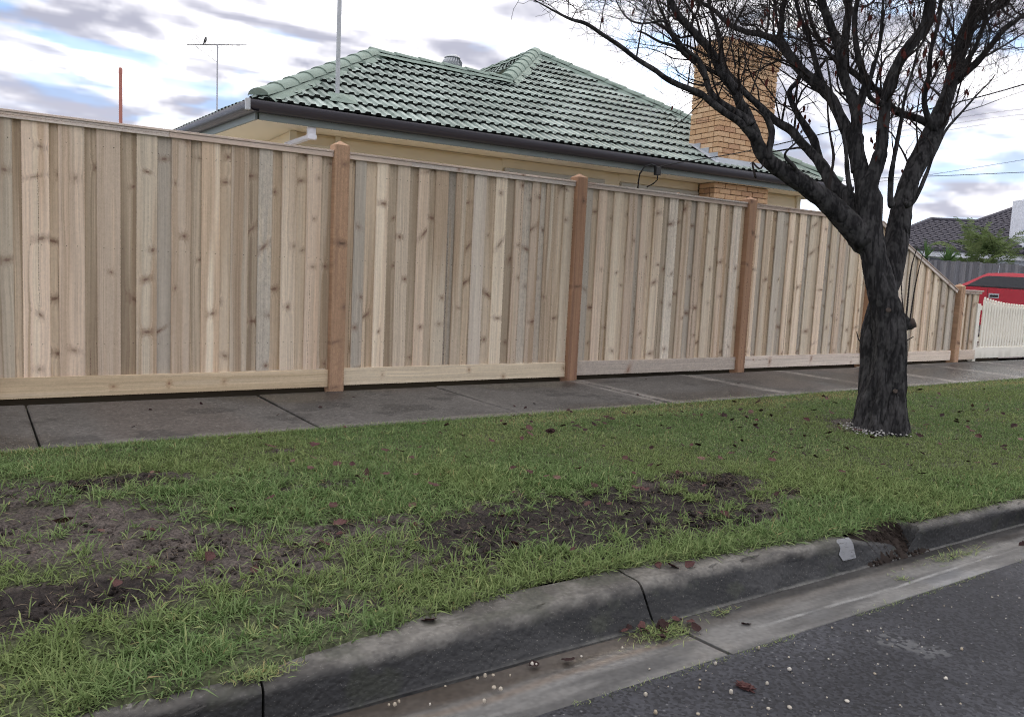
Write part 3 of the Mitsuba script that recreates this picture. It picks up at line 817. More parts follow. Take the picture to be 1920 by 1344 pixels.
def caps(A, B, up, w=.125, h=.085, step=.40):
    """ridge or hip caps from A up to B, each lapping the one below, on a bed of pointing"""
    A, B = np.asarray(A, float), np.asarray(B, float)
    L = np.linalg.norm(B - A)
    d = (B - A) / L
    side = np.cross(d, up)
    side /= np.linalg.norm(side)
    nn = np.cross(side, d)
    bed = []
    for t in np.linspace(0, L, int(L / .2) + 2):
        q = A + d * t
        k = 1 + .12 * rng.normal()
        bed.append([q - side * w * 1.5 * k - nn * .055, q - side * w * .95 + nn * .004, q + side * w * .95 + nn * .004, q + side * w * 1.5 * k - nn * .055])
    bed = np.array(bed)
    nb = len(bed)
    F = []
    for i in range(nb - 1):
        for j in range(3):
            a = i * 4 + j
            F += [[a, a + 1, a + 5], [a, a + 5, a + 4]]
    put(roof + '__pointing', mikit.ply((bed.reshape(-1, 3), np.array(F)), 'green_cap'))
    n = max(1, round(L / step))
    ang = np.linspace(-1.0, 1.0, 9)
    arcp = np.stack([np.sin(ang * 1.35) / math.sin(1.35), (np.cos(ang * 1.35) - math.cos(1.35)) / (1 - math.cos(1.35))], -1)
    for i in range(n):
        t0, t1 = L * i / n - .02, L * (i + 1) / n + .02
        V = []
        for t, s, dz in ((t0, 1.035, .010), (t1, .985, -.006)):
            for a, b in arcp:
                V.append(A + d * t + side * a * w * s + nn * (b * h * s + .012 + dz))
        V = V + [v - nn * .022 for v in V[:9]]
        F = []
        for j in range(8):
            F += [[j, j + 1, j + 10], [j, j + 10, j + 9], [18 + j, 18 + j + 1, j + 1], [18 + j, j + 1, j]]
        if i == 0:                                   # the lowest cap is stopped with mortar
            F += [[0, 8 - j, 7 - j] for j in range(7)]
        put(roof + '__ridge_cap', mikit.ply((np.array(V), np.array(F)), 'green_cap', smooth=40))


rp = lambda a, b: C0 + UH * a + SF * b + NF * .03
caps(rp(.05, .08), rp(2.266, 2.85), Z_, .125, .075)
caps(rp(2.20, 2.84), rp(4.50, 2.665), Z_, .12, .065)
caps(rp(4.444, 2.68), rp(6.264, 5.152), Z_, .135, .10)
caps(rp(9.80, .05), rp(8.197, 2.147), Z_, .125, .075)
caps(rp(8.197, 2.147), rp(6.264, 5.152), Z_, .125, .075)
caps(A2 + NF * .03, A2 + NH * 3.6 + NF * .03, Z_, .12, .065)

# fascia, gutter, soffit
put(house + '__fascia', mikit.ply(hbox(.04, 9.80, .0, .025, 2.655, 2.80, .002), 'fascia_paint'))
GP = [(-.105, .118), (-.112, .100), (-.108, .045), (-.085, .012), (-.06, 0), (.0, 0), (.0, .112), (-.006, .112), (-.006, .01), (-.058, .010), (-.080, .02), (-.098, .05), (-.100, .1), (-.098, .118)]


def gutter(p0, p1, out, key):
    d = p1 - p0
    V, F = [], []
    n = len(GP)
    for P in (p0, p1):
        for a, b in GP:
            V.append(P - out * a + Z_ * b)
    for j in range(n):
        a, b = j, (j + 1) % n
        F += [[a, a + n, b + n], [a, b + n, b]]
    put(key, mikit.ply((np.array(V), np.array(F)), 'gutter_metal', smooth=40))


gutter(hw(-.10, 0, 2.73), hw(9.93, 0, 2.73), -NH, house + '__roof_gutter')
lw = C0 * [1, 1, 0] + Z_ * 2.73
gutter(lw + WH * 4.9, lw - WH * .10, -ML, house + '__roof_gutter')
put(house + '__gutter_corner', mikit.ply(hbox(-.135, -.085, -.125, -.075, 2.728, 2.852, .004), 'galvanised'))
lf = np.array([C0 * [1, 1, 0] + WH * t + ML * o + Z_ * z for t in (.02, 4.9) for o in (0., .025) for z in (2.655, 2.80)])
put(house + '__fascia', mikit.ply(hull(lf), 'fascia_paint'))
sof = np.array([C0 * [1, 1, 0] + WH * .02 + ML * .02, hw(9.80, .02, 0), hw(9.80, 4.9, 0), C0 * [1, 1, 0] + WH * 4.9 + ML * .02])
put(house + '__soffit', mikit.ply((np.vstack([sof + Z_ * 2.668, sof + Z_ * 2.66]), np.array([[4, 6, 5], [4, 7, 6], [0, 1, 2], [0, 2, 3]])), 'cream_trim'))
gutter(hw(9.90, -.1, 2.73), hw(9.90, 4, 2.73), UH, house + '__roof_gutter')

# walls of lapped weatherboards
WO = .50
wall = house + '__wall'
put(wall, mikit.ply(join([hbox(.52, 9.35, WO + .02, WO + .08, .1, 2.655), hbox(.52, .58, WO + .08, 4.6, .1, 2.655), hbox(9.29, 9.35, WO + .08, 4.6, .1, 2.655)]), 'cream_paint'))


def boards_wall(u0, u1):
    z = .30
    while z < 2.5:
        z1 = min(z + .165, 2.652)
        v = [hw(u, o, zz) for u in (u0, u1) for o, zz in ((WO - .014, z), (WO - .022 + .020, z1 + .015), (WO + .018, z), (WO + .018, z1 + .015))]
        put(wall + '__board', mikit.ply(hull(v), 'cream_paint'))
        z += .165


for a, b in ((.56, 3.42), (5.17, 5.44), (8.24, 9.30)):
    boards_wall(a, b)
for a, b in ((3.42, 5.17), (5.44, 7.0)):        # above and below the windows
    put(wall + '__board', mikit.ply(hbox(a, b, WO - .012, WO + .018, 2.535, 2.652), 'cream_paint'))
    put(wall + '__board', mikit.ply(hbox(a, b, WO - .012, WO + .018, .30, 1.05), 'cream_paint'))
put(house + '__corner_trim', mikit.ply(hbox(.50, .585, WO - .045, WO - .004, .1, 2.655, .003), 'cream_trim'))
put(house + '__corner_trim', mikit.ply(hbox(1.06, 1.125, WO - .045, WO - .016, .1, 2.655, .003), 'cream_trim'))
put(house + '__corner_trim', mikit.ply(hbox(9.27, 9.36, WO - .045, WO - .004, .1, 2.655, .003), 'cream_trim'))
# left return wall boards
z = .30
while z < 2.5:
    v = [hw(.50 + du, o, zz) for o in (WO + .03, 4.5) for du, zz in ((.0, z), (.014, min(z + .18, 2.65)), (.03, z), (.03, min(z + .18, 2.65)))]
    put(wall + '__board', mikit.ply(hull(v), 'cream_paint'))
    z += .165


def window(u0, u1, z0, z1, mull=None, blind=0.6, m='grey_trim', lab=None):
    w = put(house + '__window', mikit.ply(hbox(u0, u1, WO + .005, WO + .015, z0, z1), 'window_glass'), label=lab)
    t = .055
    for a, b, c, d in ((u0 - t, u1 + t, z1, z1 + t), (u0 - t, u1 + t, z0 - t, z0), (u0 - t, u0, z0, z1), (u1, u1 + t, z0, z1)) + (((mull - .02, mull + .02, z0, z1),) if mull else ()):
        put(w + '__frame', mikit.ply(hbox(a, b, WO - .035, WO + .02, c, d, .003), m))
    if blind:
        put(w + '__blind', mikit.ply(hbox(u0 + .02, (mull or u1) - .03, WO - .003, WO + .003, z1 - blind * (z1 - z0), z1 - .012), 'blind'))


window(3.52, 5.10, 1.15, 2.475, 4.42, .8)
window(5.52, 6.95, 1.15, 2.465, None, .16)
window(.66, 1.02, 1.3, 2.47, None, 0, 'cream_trim')
# downpipe with its offset, at the left end
dp = join([hbox(.592, .692, .028, .093, 2.665, 2.735, .004)])
put(house + '__downpipe', mikit.ply(dp, 'galvanised'))
put(house + '__downpipe', mikit.ply(join([hbox(.595, .69, .03, .092, 2.535, 2.70, .006), hbox(.588, .697, .023, .099, 2.520, 2.575, .004),
    hull([hw(u, o, z) for u in (.6, .685) for o, z in ((.03, 2.525), (.03, 2.595), (.10, 2.53), (.10, 2.575))]),
    hull([hw(u, o, z) for u, o, z in ((.60, .05, 2.53), (.66, .05, 2.53), (.60, .05, 2.57), (.66, .05, 2.585), (.44, .44, 2.455), (.50, .44, 2.455), (.44, .44, 2.505), (.50, .44, 2.505))]),
    hbox(.43, .505, .40, .452, .1, 2.50, .004)]), 'white_pvc'), label='white plastic downpipe elbow below the gutter corner')

# chimney
ch = house + '__chimney'
U0, U1, O0, O1 = 7.02, 8.20, .13, .80
put(ch, mikit.ply(join([hbox(U0 + .02, U1 - .02, O0 + .02, O1 - .02, 2.9, 4.86), hbox(U0 + .02, U1 - .02, O0 + .02, WO + .03, .1, 2.655)]), 'mortar'))
BID = [0]


def brick(key, u0, u1, o0, o1, z0, z1):
    BID[0] += 1
    m = hbox(u0, u1, o0, o1, z0, z1, .004)
    j = rng.normal(0, .0012, 3)
    m.vertices = m.vertices + j
    put(key + '__brick', mikit.ply(m, 'cream_brick', uv=np.full((len(m.vertices), 2), BID[0] + .5)))


def course(key, z, H, row, o1, grow=0.0, both=True):
    a0, a1, b0, b1 = U0 - grow, U1 + grow, O0 - grow, o1 + grow
    D, bw, g = .105, .232, .011
    # front
    n = max(1, int(round((a1 - a0) / (bw + g))))
    L = (a1 - a0 + g) / n
    xs = [a0 + k * L for k in range(n + 1)] if row % 2 == 0 else [a0] + [a0 + .5 * L + k * L for k in range(n)] + [a1 + g]
    for k in range(len(xs) - 1):
        if row % 2 and k == 0:
            pass
        brick(key, xs[k], xs[k + 1] - g, b0, b0 + D, z, z + H)
    # sides
    n2 = max(1, int(round((b1 - b0 - D) / (bw + g))))
    L2 = (b1 - b0 - D - g) / n2
    ys_ = [b0 + D + g + k * L2 for k in range(n2 + 1)] if row % 2 == 0 else [b0 + D + g] + [b0 + D + g + .5 * L2 + k * L2 for k in range(n2)] + [b1]
    for k in range(len(ys_) - 1):
        brick(key, a0, a0 + D, ys_[k], ys_[k + 1] - g, z, z + H)


CH = .0815
z, r = 3.035, 0
while z < 4.82:
    course(ch, z, CH - .011, r, O1, .03 if z > 4.58 else (.015 if z > 4.5 else 0))
    z += CH
    r += 1
put(ch + '__side_wall', mikit.ply(hbox(U1 - .10, U1 + .001, O0 + .11, O1, 2.9, 4.82), 'cream_brick', uv=np.full((8, 2), 3.5)))
put(ch + '__pot', mikit.ply(hbox(U0 + .35, U1 - .35, O0 + .2, O1 - .2, 4.8, 4.93, .01), 'mortar'))
breast = house + '__chimney_breast'
put(breast, mikit.ply(hbox(U0 + .02, U1 - .02, O0 + .09, WO + .02, .2, 2.645), 'mortar'))
z, r = 2.655 - CH * 10 + .004, 1
while z < 2.64:
    course(breast, z, CH - .011, r, WO - .01)
    z += CH
    r += 1
# lead flashings: apron at the front, stepped pieces at the side
ap = [hw(u, o, z) for u in (U0 - .03, U1 + .05) for o, z in ((O0 - .018, 3.035), (O0 - .010, 3.035), (O0 - .018, 2.90), (O0 - .06, 2.862), (O0 - .05, 2.85))]
put(ch + '__flashing', mikit.ply(hull(ap), 'lead_sheet'))
for k in range(3):
    o = O0 - .02 + .20 * k
    zr = 2.85 + (o + .0) * math.tan(TH)
    put(ch + '__flashing', mikit.ply(hbox(U0 - .018 - .003 * k, U0 - .004, o, o + .215, zr - .02, 3.11 + .09 * k, .002), 'lead_sheet'))
    v = [C0 + UH * uu + SF * (oo / math.cos(TH)) + NF * hh for uu, hh in ((U0 - .02, .07), (U0 - .11, .062), (U0 - .02, .06)) for oo in (o - .05, o + .2)]
    put(ch + '__flashing', mikit.ply(hull(v), 'lead_sheet'))

# vent pipe, roof ventilator
vb = C0 + UH * 1.045 + SF * .45
pipe = vb + Z_ * 1.5
put(house + '__vent_pipe', mikit.ply(tube([vb - Z_ * .1, vb + Z_ * .6, vb + Z_ * 1.9], [.026, .026, .026], 14), 'galvanised', smooth=50), label='tall grey galvanised vent pipe rising from the green roof')
fl = np.array([C0 + UH * (1.045 + a) + SF * (.45 + b) + NF * c for a, b, c in ((-.14, -.17, .045), (.22, -.17, .045), (.22, .10, .055), (-.10, .10, .055), (0, -.05, .085), (.06, -.05, .085), (.06, .04, .085), (0, .04, .085))])
put(house + '__vent_flashing', mikit.ply(hull(fl), 'green_cap'))
wb = C0 + UH * 3.63 + SF * 2.80 + NH * .20 + Z_ * .055
V, F = [], []
NB = 22
for i in range(NB):
    a0, a1 = 2 * math.pi * i / NB, 2 * math.pi * (i + .62) / NB
    base = len(V)
    for t in np.linspace(0, 1, 7):
        rr = .105 + .05 * math.sin(math.pi * (.10 + .80 * t)) * 1.3 - .06 * t ** 3
        for ang, rs in ((a0, rr), (a1, rr * .90)):
            V.append(wb + [math.cos(ang + .5 * t) * rs, math.sin(ang + .5 * t) * rs, .02 + .20 * t])
    for k in range(6):
        q = base + 2 * k
        F += [[q, q + 1, q + 3], [q, q + 3, q + 2]]
rv = put(house + '__roof_ventilator', mikit.ply((np.array(V), np.array(F)), 'galvanised'))
put(rv + '__core', mikit.ply(tube([wb - Z_ * .12, wb + Z_ * .05, wb + Z_ * .20], [.11, .112, .09], 16), 'galvanised'))
put(rv + '__lid', mikit.ply(tube([wb + Z_ * .195, wb + Z_ * .215, wb + Z_ * .24, wb + Z_ * .25], [.128, .120, .075, .02], 20), 'galvanised', smooth=40))

# service box and its loop of cable under the gutter
sb = put(house + '__service_box', mikit.ply(hbox(5.60, 5.69, -.16, -.09, 2.60, 2.725, .008), 'black_plastic'))
lp = [hw(5.62, -.11, 2.735), hw(5.53, -.12, 2.745), hw(5.42, -.10, 2.70), hw(5.385, -.05, 2.60), hw(5.41, 0, 2.50), hw(5.47, .08, 2.42), hw(5.55, .15, 2.36)]
put(sb + '__cable', mikit.ply(tube(lp, .011, 8), 'cable_skin', smooth=True))
put(sb + '__cable', mikit.ply(tube([hw(5.66, -.12, 2.60), hw(5.672, -.10, 2.54), hw(5.65, -.05, 2.49), hw(5.61, .05, 2.44)], .009, 8), 'cable_skin', smooth=True))
# dark slatted blind outside the corner window, right of the end wall
aw = put(house + '__awning', mikit.ply(hbox(9.42, 10.15, .62, 1.5, 2.255, 2.335, .006), 'black_plastic'), label='dark slatted awning beyond the right end wall')
for k in range(9):
    v = [hw(9.45 + .075 * k + d, .70 + e, zz) for d, e in ((0, 0), (.012, 0), (0, .5), (.012, .5)) for zz in (2.345, 2.43 + .1 * (e > 0))]
    put(aw + '__slat', mikit.ply(hull(v), 'gutter_metal'))

# ---------------------------------------------------------------- the street tree
TREE = {'stem': [[6.416,-3.167,-0.127,0.1983],[6.422,-3.158,-0.029,0.1893],[6.428,-3.144,0.106,0.1713],[6.43,-3.129,0.24,0.1578],[6.445,-3.116,0.42,0.1442],[6.46,-3.102,0.6,0.1397],[6.463,-3.081,0.779,0.1397],[6.447,-3.051,0.934,0.1307],[6.42,-3.013,1.089,0.1217],[6.386,-2.967,1.266,0.1127],[6.362,-2.931,1.421,0.1082],[6.346,-2.901,1.577,0.1082],[6.342,-2.877,1.733,0.1037],[6.345,-2.86,1.881,0.1037]],'stem2': [[6.385,-3.022,-0.107,0.1098],[6.421,-2.994,0.034,0.101],[6.462,-2.964,0.213,0.0968],[6.504,-2.928,0.44,0.0926],[6.534,-2.885,0.668,0.093],[6.591,-2.865,0.854,0.0933],[6.68,-2.865,1.042,0.0984],[6.76,-2.861,1.232,0.1035],[6.822,-2.843,1.421,0.1039],[6.876,-2.821,1.612,0.0996],[6.93,-2.798,1.805,0.0904],[6.992,-2.783,1.975,0.086],[7.066,-2.779,2.129,0.0815],[7.153,-2.782,2.284,0.0867],[7.243,-2.791,2.417,0.0918],[7.335,-2.796,2.595,0.0825],[7.423,-2.798,2.768,0.0779],[7.499,-2.793,2.937,0.0734],[7.571,-2.786,3.103,0.0736],[7.644,-2.777,3.284,0.0739],[7.717,-2.769,3.461,0.0742],[7.794,-2.766,3.616,0.0695],[7.872,-2.763,3.776,0.0698],[7.96,-2.757,4.013,0.06],[8.052,-2.751,4.277,0.0502],[8.131,-2.723,4.641,0.0353]],'limbs': [[[6.362,-2.855,1.825,0.1085],[6.331,-2.839,1.979,0.0856],[6.368,-2.871,2.104,0.0584],[6.389,-2.892,2.246,0.056],[6.392,-2.895,2.421,0.0559],[6.392,-2.894,2.617,0.0557],[6.41,-2.905,2.813,0.0555],[6.449,-2.935,2.979,0.0531],[6.503,-2.978,3.109,0.053],[6.574,-3.033,3.239,0.0528],[6.615,-3.065,3.398,0.0527],[6.625,-3.071,3.588,0.0481],[6.657,-3.084,3.843,0.0393],[6.671,-3.08,4.139,0.0305]],[[6.362,-2.855,1.825,0.0995],[6.341,-2.788,2.027,0.068],[6.331,-2.731,2.209,0.0592],[6.343,-2.688,2.393,0.0548],[6.367,-2.653,2.579,0.0572],[6.367,-2.608,2.719,0.0551],[6.343,-2.547,2.859,0.0507],[6.328,-2.489,3.023,0.0509],[6.332,-2.444,3.18,0.0464],[6.312,-2.385,3.322,0.0442],[6.288,-2.323,3.475,0.042],[6.264,-2.258,3.642,0.0375],[6.237,-2.179,3.904,0.0329],[6.223,-2.1,4.238,0.0236]],[[6.403,-2.437,3.031,0.0468],[6.457,-2.405,3.183,0.0423],[6.512,-2.37,3.365,0.0402],[6.572,-2.334,3.577,0.0381],[6.624,-2.294,3.781,0.0335],[6.69,-2.245,4.132,0.024]],[[6.336,-2.751,2.118,0.0637],[6.324,-2.677,2.325,0.0525],[6.31,-2.611,2.464,0.0528],[6.281,-2.532,2.618,0.053],[6.258,-2.461,2.746,0.0533],[6.218,-2.383,2.842,0.0535],[6.17,-2.303,2.915,0.0538],[6.133,-2.228,2.993,0.0517],[6.073,-2.131,3.137,0.0495],[6.02,-2.039,3.264,0.0426],[5.976,-1.965,3.307,0.0333],[5.932,-1.892,3.341,0.0311],[5.883,-1.817,3.361,0.0288],[5.833,-1.74,3.395,0.0289],[5.763,-1.645,3.462,0.0242],[5.717,-1.563,3.56,0.0219],[5.646,-1.466,3.637,0.0195],[5.553,-1.354,3.719,0.0147]],[[6.309,-2.872,1.508,0.1083],[6.207,-2.817,1.635,0.1035],[6.082,-2.748,1.757,0.0941],[5.95,-2.677,1.863,0.0826],[5.826,-2.614,1.943,0.0756],[5.696,-2.547,2.017,0.0709],[5.57,-2.482,2.095,0.0707],[5.474,-2.438,2.174,0.0682],[5.411,-2.414,2.268,0.0614],[5.364,-2.4,2.37,0.0546],[5.313,-2.385,2.454,0.05],[5.258,-2.37,2.525,0.0477],[5.211,-2.36,2.586,0.0453],[5.167,-2.353,2.647,0.0452],[5.117,-2.343,2.699,0.0428],[5.052,-2.322,2.758,0.0427],[4.989,-2.297,2.859,0.0404],[4.919,-2.267,2.959,0.0381],[4.848,-2.243,3.016,0.0359],[4.778,-2.219,3.072,0.0336],[4.708,-2.195,3.128,0.0335],[4.639,-2.171,3.195,0.0313],[4.585,-2.154,3.28,0.0291],[4.528,-2.129,3.413,0.0248],[4.469,-2.097,3.585,0.0165]],[[5.276,-2.505,2.267,0.0428],[5.22,-2.482,2.329,0.0385],[5.16,-2.458,2.378,0.032],[5.1,-2.436,2.413,0.0297],[5.023,-2.401,2.452,0.0275],[4.949,-2.369,2.495,0.0296],[4.89,-2.347,2.535,0.0295],[4.828,-2.323,2.574,0.0294],[4.745,-2.286,2.603,0.0272],[4.656,-2.244,2.631,0.0271],[4.591,-2.22,2.653,0.025],[4.53,-2.198,2.679,0.0249],[4.476,-2.181,2.709,0.0228],[4.425,-2.166,2.734,0.0227],[4.352,-2.134,2.771,0.0206],[4.281,-2.105,2.808,0.0205],[4.219,-2.08,2.848,0.0205],[4.156,-2.056,2.885,0.0204],[4.097,-2.035,2.913,0.0187],[4.038,-2.014,2.941,0.0174],[3.98,-1.993,2.973,0.017],[3.921,-1.973,3.001,0.0161],[3.863,-1.955,3.012,0.0145],[3.802,-1.935,3.02,0.0128],[3.718,-1.898,3.049,0.0096],[3.628,-1.854,3.09,0.0072],[3.535,-1.809,3.134,0.0052],[3.473,-1.785,3.164,0.004]],[[5.209,-2.508,2.37,0.0383],[5.17,-2.454,2.438,0.032],[5.112,-2.39,2.488,0.0299],[5.061,-2.331,2.534,0.03],[5.031,-2.286,2.577,0.0279],[5.012,-2.248,2.626,0.028],[5.0,-2.212,2.692,0.0259],[5.002,-2.188,2.747,0.0259],[4.986,-2.148,2.827,0.0238],[4.974,-2.111,2.903,0.0217],[4.94,-2.063,2.952,0.0196],[4.894,-2.008,2.996,0.0196],[4.856,-1.954,3.067,0.0175],[4.825,-1.903,3.16,0.0153],[4.809,-1.861,3.251,0.0132],[4.782,-1.811,3.354,0.011],[4.769,-1.768,3.476,0.0088]],[[4.798,-2.375,2.674,0.0208],[4.779,-2.362,2.762,0.0174],[4.732,-2.331,2.839,0.0166],[4.671,-2.296,2.883,0.0145],[4.597,-2.247,2.963,0.0124],[4.541,-2.209,3.051,0.0124],[4.494,-2.183,3.095,0.0107],[4.392,-2.128,3.07,0.009],[4.3,-2.077,3.07,0.0082],[4.233,-2.038,3.113,0.0074],[4.188,-2.01,3.181,0.0065],[4.149,-1.984,3.265,0.0057]],[[5.482,-2.478,2.141,0.0351],[5.483,-2.484,2.24,0.0262],[5.487,-2.492,2.338,0.0284],[5.465,-2.486,2.408,0.0283],[5.429,-2.472,2.468,0.0261],[5.379,-2.447,2.536,0.026],[5.324,-2.423,2.578,0.0238],[5.27,-2.399,2.623,0.0237],[5.199,-2.361,2.681,0.0215],[5.124,-2.322,2.729,0.0215],[5.052,-2.288,2.764,0.0197],[4.964,-2.241,2.807,0.0188],[4.872,-2.19,2.862,0.0171],[4.784,-2.142,2.917,0.0153],[4.7,-2.097,2.967,0.0136],[4.612,-2.053,2.984,0.0119],[4.511,-1.997,3.033,0.0093],[4.435,-1.961,3.05,0.0068]],[[6.382,-2.774,1.708,0.0916],[6.366,-2.701,1.831,0.0783],[6.344,-2.63,1.91,0.0695],[6.318,-2.557,1.971,0.0629],[6.292,-2.478,2.088,0.0562],[6.278,-2.408,2.193,0.0518],[6.269,-2.347,2.262,0.0473],[6.252,-2.28,2.327,0.0452],[6.224,-2.203,2.41,0.043],[6.202,-2.131,2.495,0.0433],[6.171,-2.057,2.551,0.0411],[6.136,-1.979,2.603,0.0413],[6.104,-1.902,2.679,0.0391],[6.068,-1.82,2.757,0.0368],[6.043,-1.747,2.83,0.0345],[6.021,-1.677,2.9,0.0322],[5.983,-1.592,2.999,0.0299],[5.949,-1.508,3.114,0.0276],[5.948,-1.441,3.262,0.0252],[5.964,-1.384,3.423,0.0228],[5.963,-1.316,3.584,0.0203],[5.953,-1.242,3.746,0.0179],[5.952,-1.167,3.961,0.0154]],[[6.418,-2.312,2.198,0.0433],[6.398,-2.257,2.327,0.0386],[6.398,-2.218,2.44,0.0411],[6.372,-2.166,2.523,0.0388],[6.346,-2.114,2.606,0.034],[6.324,-2.065,2.685,0.0317],[6.31,-2.02,2.77,0.0293],[6.304,-1.981,2.856,0.027],[6.339,-1.971,2.925,0.0246],[6.397,-1.979,2.981,0.0246],[6.441,-1.972,3.071,0.0222],[6.427,-1.924,3.187,0.0198],[6.388,-1.859,3.303,0.0174],[6.342,-1.783,3.463,0.0149],[6.332,-1.73,3.641,0.0125],[6.324,-1.67,3.87,0.01]],[[7.37,-2.71,2.657,0.0393],[7.313,-2.635,2.706,0.0345],[7.256,-2.563,2.731,0.0346],[7.206,-2.495,2.767,0.0347],[7.169,-2.431,2.838,0.0348],[7.133,-2.363,2.939,0.0349],[7.086,-2.293,3.005,0.035],[7.04,-2.224,3.062,0.0352],[7.009,-2.165,3.126,0.0328],[6.97,-2.102,3.179,0.0303],[6.918,-2.028,3.241,0.0254],[6.849,-1.937,3.359,0.0204],[6.789,-1.845,3.528,0.0179],[6.75,-1.764,3.721,0.0154],[6.734,-1.692,3.956,0.0128]],[[7.581,-2.8,3.059,0.0491],[7.632,-2.862,3.133,0.0342],[7.687,-2.927,3.212,0.0316],[7.733,-2.982,3.319,0.0291],[7.771,-3.032,3.419,0.029],[7.807,-3.084,3.499,0.024],[7.847,-3.141,3.559,0.0215],[7.894,-3.201,3.629,0.0191],[7.973,-3.279,3.729,0.0142]],[[7.8,-2.756,3.595,0.0448],[7.915,-2.77,3.697,0.0425],[8.03,-2.787,3.771,0.0427],[8.138,-2.8,3.839,0.0404],[8.247,-2.811,3.928,0.0381],[8.4,-2.844,4.081,0.0307],[8.555,-2.874,4.267,0.0257]],[[7.555,-2.843,3.057,0.0293],[7.597,-2.882,3.209,0.0243],[7.639,-2.923,3.34,0.0218],[7.664,-2.952,3.479,0.0217],[7.68,-2.975,3.627,0.0192],[7.677,-2.986,3.753,0.0173],[7.698,-3.002,3.983,0.0143]],[[6.748,-2.941,1.854,0.0323],[6.79,-2.985,1.888,0.0207],[6.814,-3.011,1.961,0.0184],[6.842,-3.035,2.08,0.0183],[6.858,-3.054,2.175,0.0174],[6.869,-3.071,2.255,0.0164],[6.9,-3.097,2.372,0.0146],[6.931,-3.124,2.48,0.0136],[6.984,-3.167,2.58,0.0118],[7.044,-3.215,2.679,0.0104],[7.108,-3.264,2.788,0.009],[7.163,-3.31,2.872,0.0072],[7.207,-3.348,2.961,0.0054]],[[6.51,-2.966,1.828,0.0316],[6.477,-2.966,1.888,0.0247],[6.459,-2.972,1.983,0.0246],[6.44,-2.98,2.06,0.0246],[6.429,-2.991,2.154,0.0222],[6.422,-3.004,2.248,0.0222],[6.419,-3.018,2.359,0.0199],[6.416,-3.031,2.474,0.0176],[6.408,-3.042,2.587,0.0153],[6.417,-3.057,2.748,0.0131],[6.439,-3.081,2.917,0.0113],[6.455,-3.097,3.106,0.0095],[6.463,-3.104,3.336,0.0078]],[[6.177,-2.798,1.869,0.0269],[6.142,-2.79,1.985,0.0223],[6.111,-2.782,2.114,0.0222],[6.083,-2.777,2.246,0.0199],[6.041,-2.761,2.39,0.0177],[5.992,-2.745,2.492,0.0154],[5.936,-2.719,2.638,0.0131],[5.895,-2.7,2.804,0.0105],[5.847,-2.675,2.99,0.0087]],[[6.004,-2.701,1.902,0.0161],[6.002,-2.716,2.063,0.0133],[5.993,-2.728,2.205,0.0133],[5.951,-2.72,2.33,0.0106],[5.909,-2.708,2.485,0.0088],[5.881,-2.711,2.596,0.0079],[5.847,-2.7,2.796,0.0061]],[[5.733,-2.608,1.969,0.0221],[5.691,-2.611,2.038,0.0198],[5.645,-2.615,2.088,0.0197],[5.578,-2.605,2.124,0.0196],[5.529,-2.607,2.17,0.0113],[5.546,-2.651,2.231,0.0095],[5.594,-2.713,2.315,0.0077]],[[5.351,-2.47,1.99,0.0109],[5.335,-2.471,2.018,0.0096],[5.315,-2.463,2.094,0.0087],[5.34,-2.501,2.051,0.0087],[5.371,-2.528,2.116,0.0078]],[[6.369,-2.645,2.647,0.0412],[6.38,-2.682,2.755,0.0365],[6.368,-2.701,2.883,0.034],[6.3,-2.683,3.006,0.0316],[6.245,-2.67,3.15,0.0269],[6.204,-2.662,3.339,0.0245],[6.197,-2.679,3.505,0.0222],[6.184,-2.681,3.756,0.0177]],[[6.387,-2.9,2.637,0.0267],[6.259,-2.882,2.664,0.0221],[6.163,-2.879,2.735,0.0197],[6.156,-2.919,2.938,0.0173],[6.148,-2.959,3.138,0.015],[6.108,-2.977,3.332,0.0128],[6.075,-3.001,3.523,0.011]],[[7.269,-2.835,2.567,0.0385],[7.173,-2.806,2.698,0.0287],[7.114,-2.799,2.853,0.0261],[7.111,-2.825,3.032,0.0236],[7.085,-2.834,3.231,0.0211],[7.096,-2.868,3.43,0.0187],[7.085,-2.884,3.648,0.0162],[7.089,-2.905,3.91,0.0138]],[[6.148,-1.927,3.311,0.0339],[6.211,-1.904,3.459,0.0316],[6.253,-1.867,3.617,0.0293],[6.321,-1.84,3.827,0.027],[6.403,-1.81,4.137,0.0198]],[[6.271,-2.373,2.838,0.0374],[6.182,-2.335,3.047,0.0256],[6.105,-2.307,3.24,0.0231],[6.016,-2.277,3.384,0.0207],[5.943,-2.255,3.551,0.0183],[5.883,-2.236,3.761,0.0155]]],'shoots': [[[6.403,-3.255,0.904,0.0096],[6.417,-3.245,1.057,0.0088],[6.434,-3.234,1.232,0.0079],[6.451,-3.231,1.342,0.0061],[6.49,-3.239,1.487,0.0044]],[[6.476,-3.247,0.882,0.0071],[6.514,-3.238,1.147,0.0062],[6.55,-3.239,1.324,0.0049],[6.582,-3.244,1.458,0.0035]],[[6.385,-3.238,0.946,0.007],[6.377,-3.218,1.055,0.0061],[6.375,-3.2,1.185,0.0044]],[[6.233,-2.991,0.658,0.0072],[6.208,-2.969,0.701,0.0058],[6.198,-2.954,0.759,0.0045]],[[6.44,-3.245,0.705,0.0066],[6.473,-3.264,0.728,0.0053],[6.499,-3.279,0.747,0.0035]]],'stub': [[6.523,-3.098,0.871,0.0858],[6.559,-3.145,0.848,0.063],[6.576,-3.178,0.837,0.0449],[6.575,-3.199,0.83,0.0314]],'scar': [[6.454,-3.19,0.922]]}

tree = thing('street_tree', 'dark bare street tree with forked trunk and a few hanging red brown leaves', 'tree')


def bone(points):
    out = []
    sp = [m3.Manifold.sphere(p[3], 14).translate(p[:3]) for p in points]
    for a, b in zip(sp[:-1], sp[1:]):
        out.append(m3.Manifold.batch_hull([a, b]))
    return out


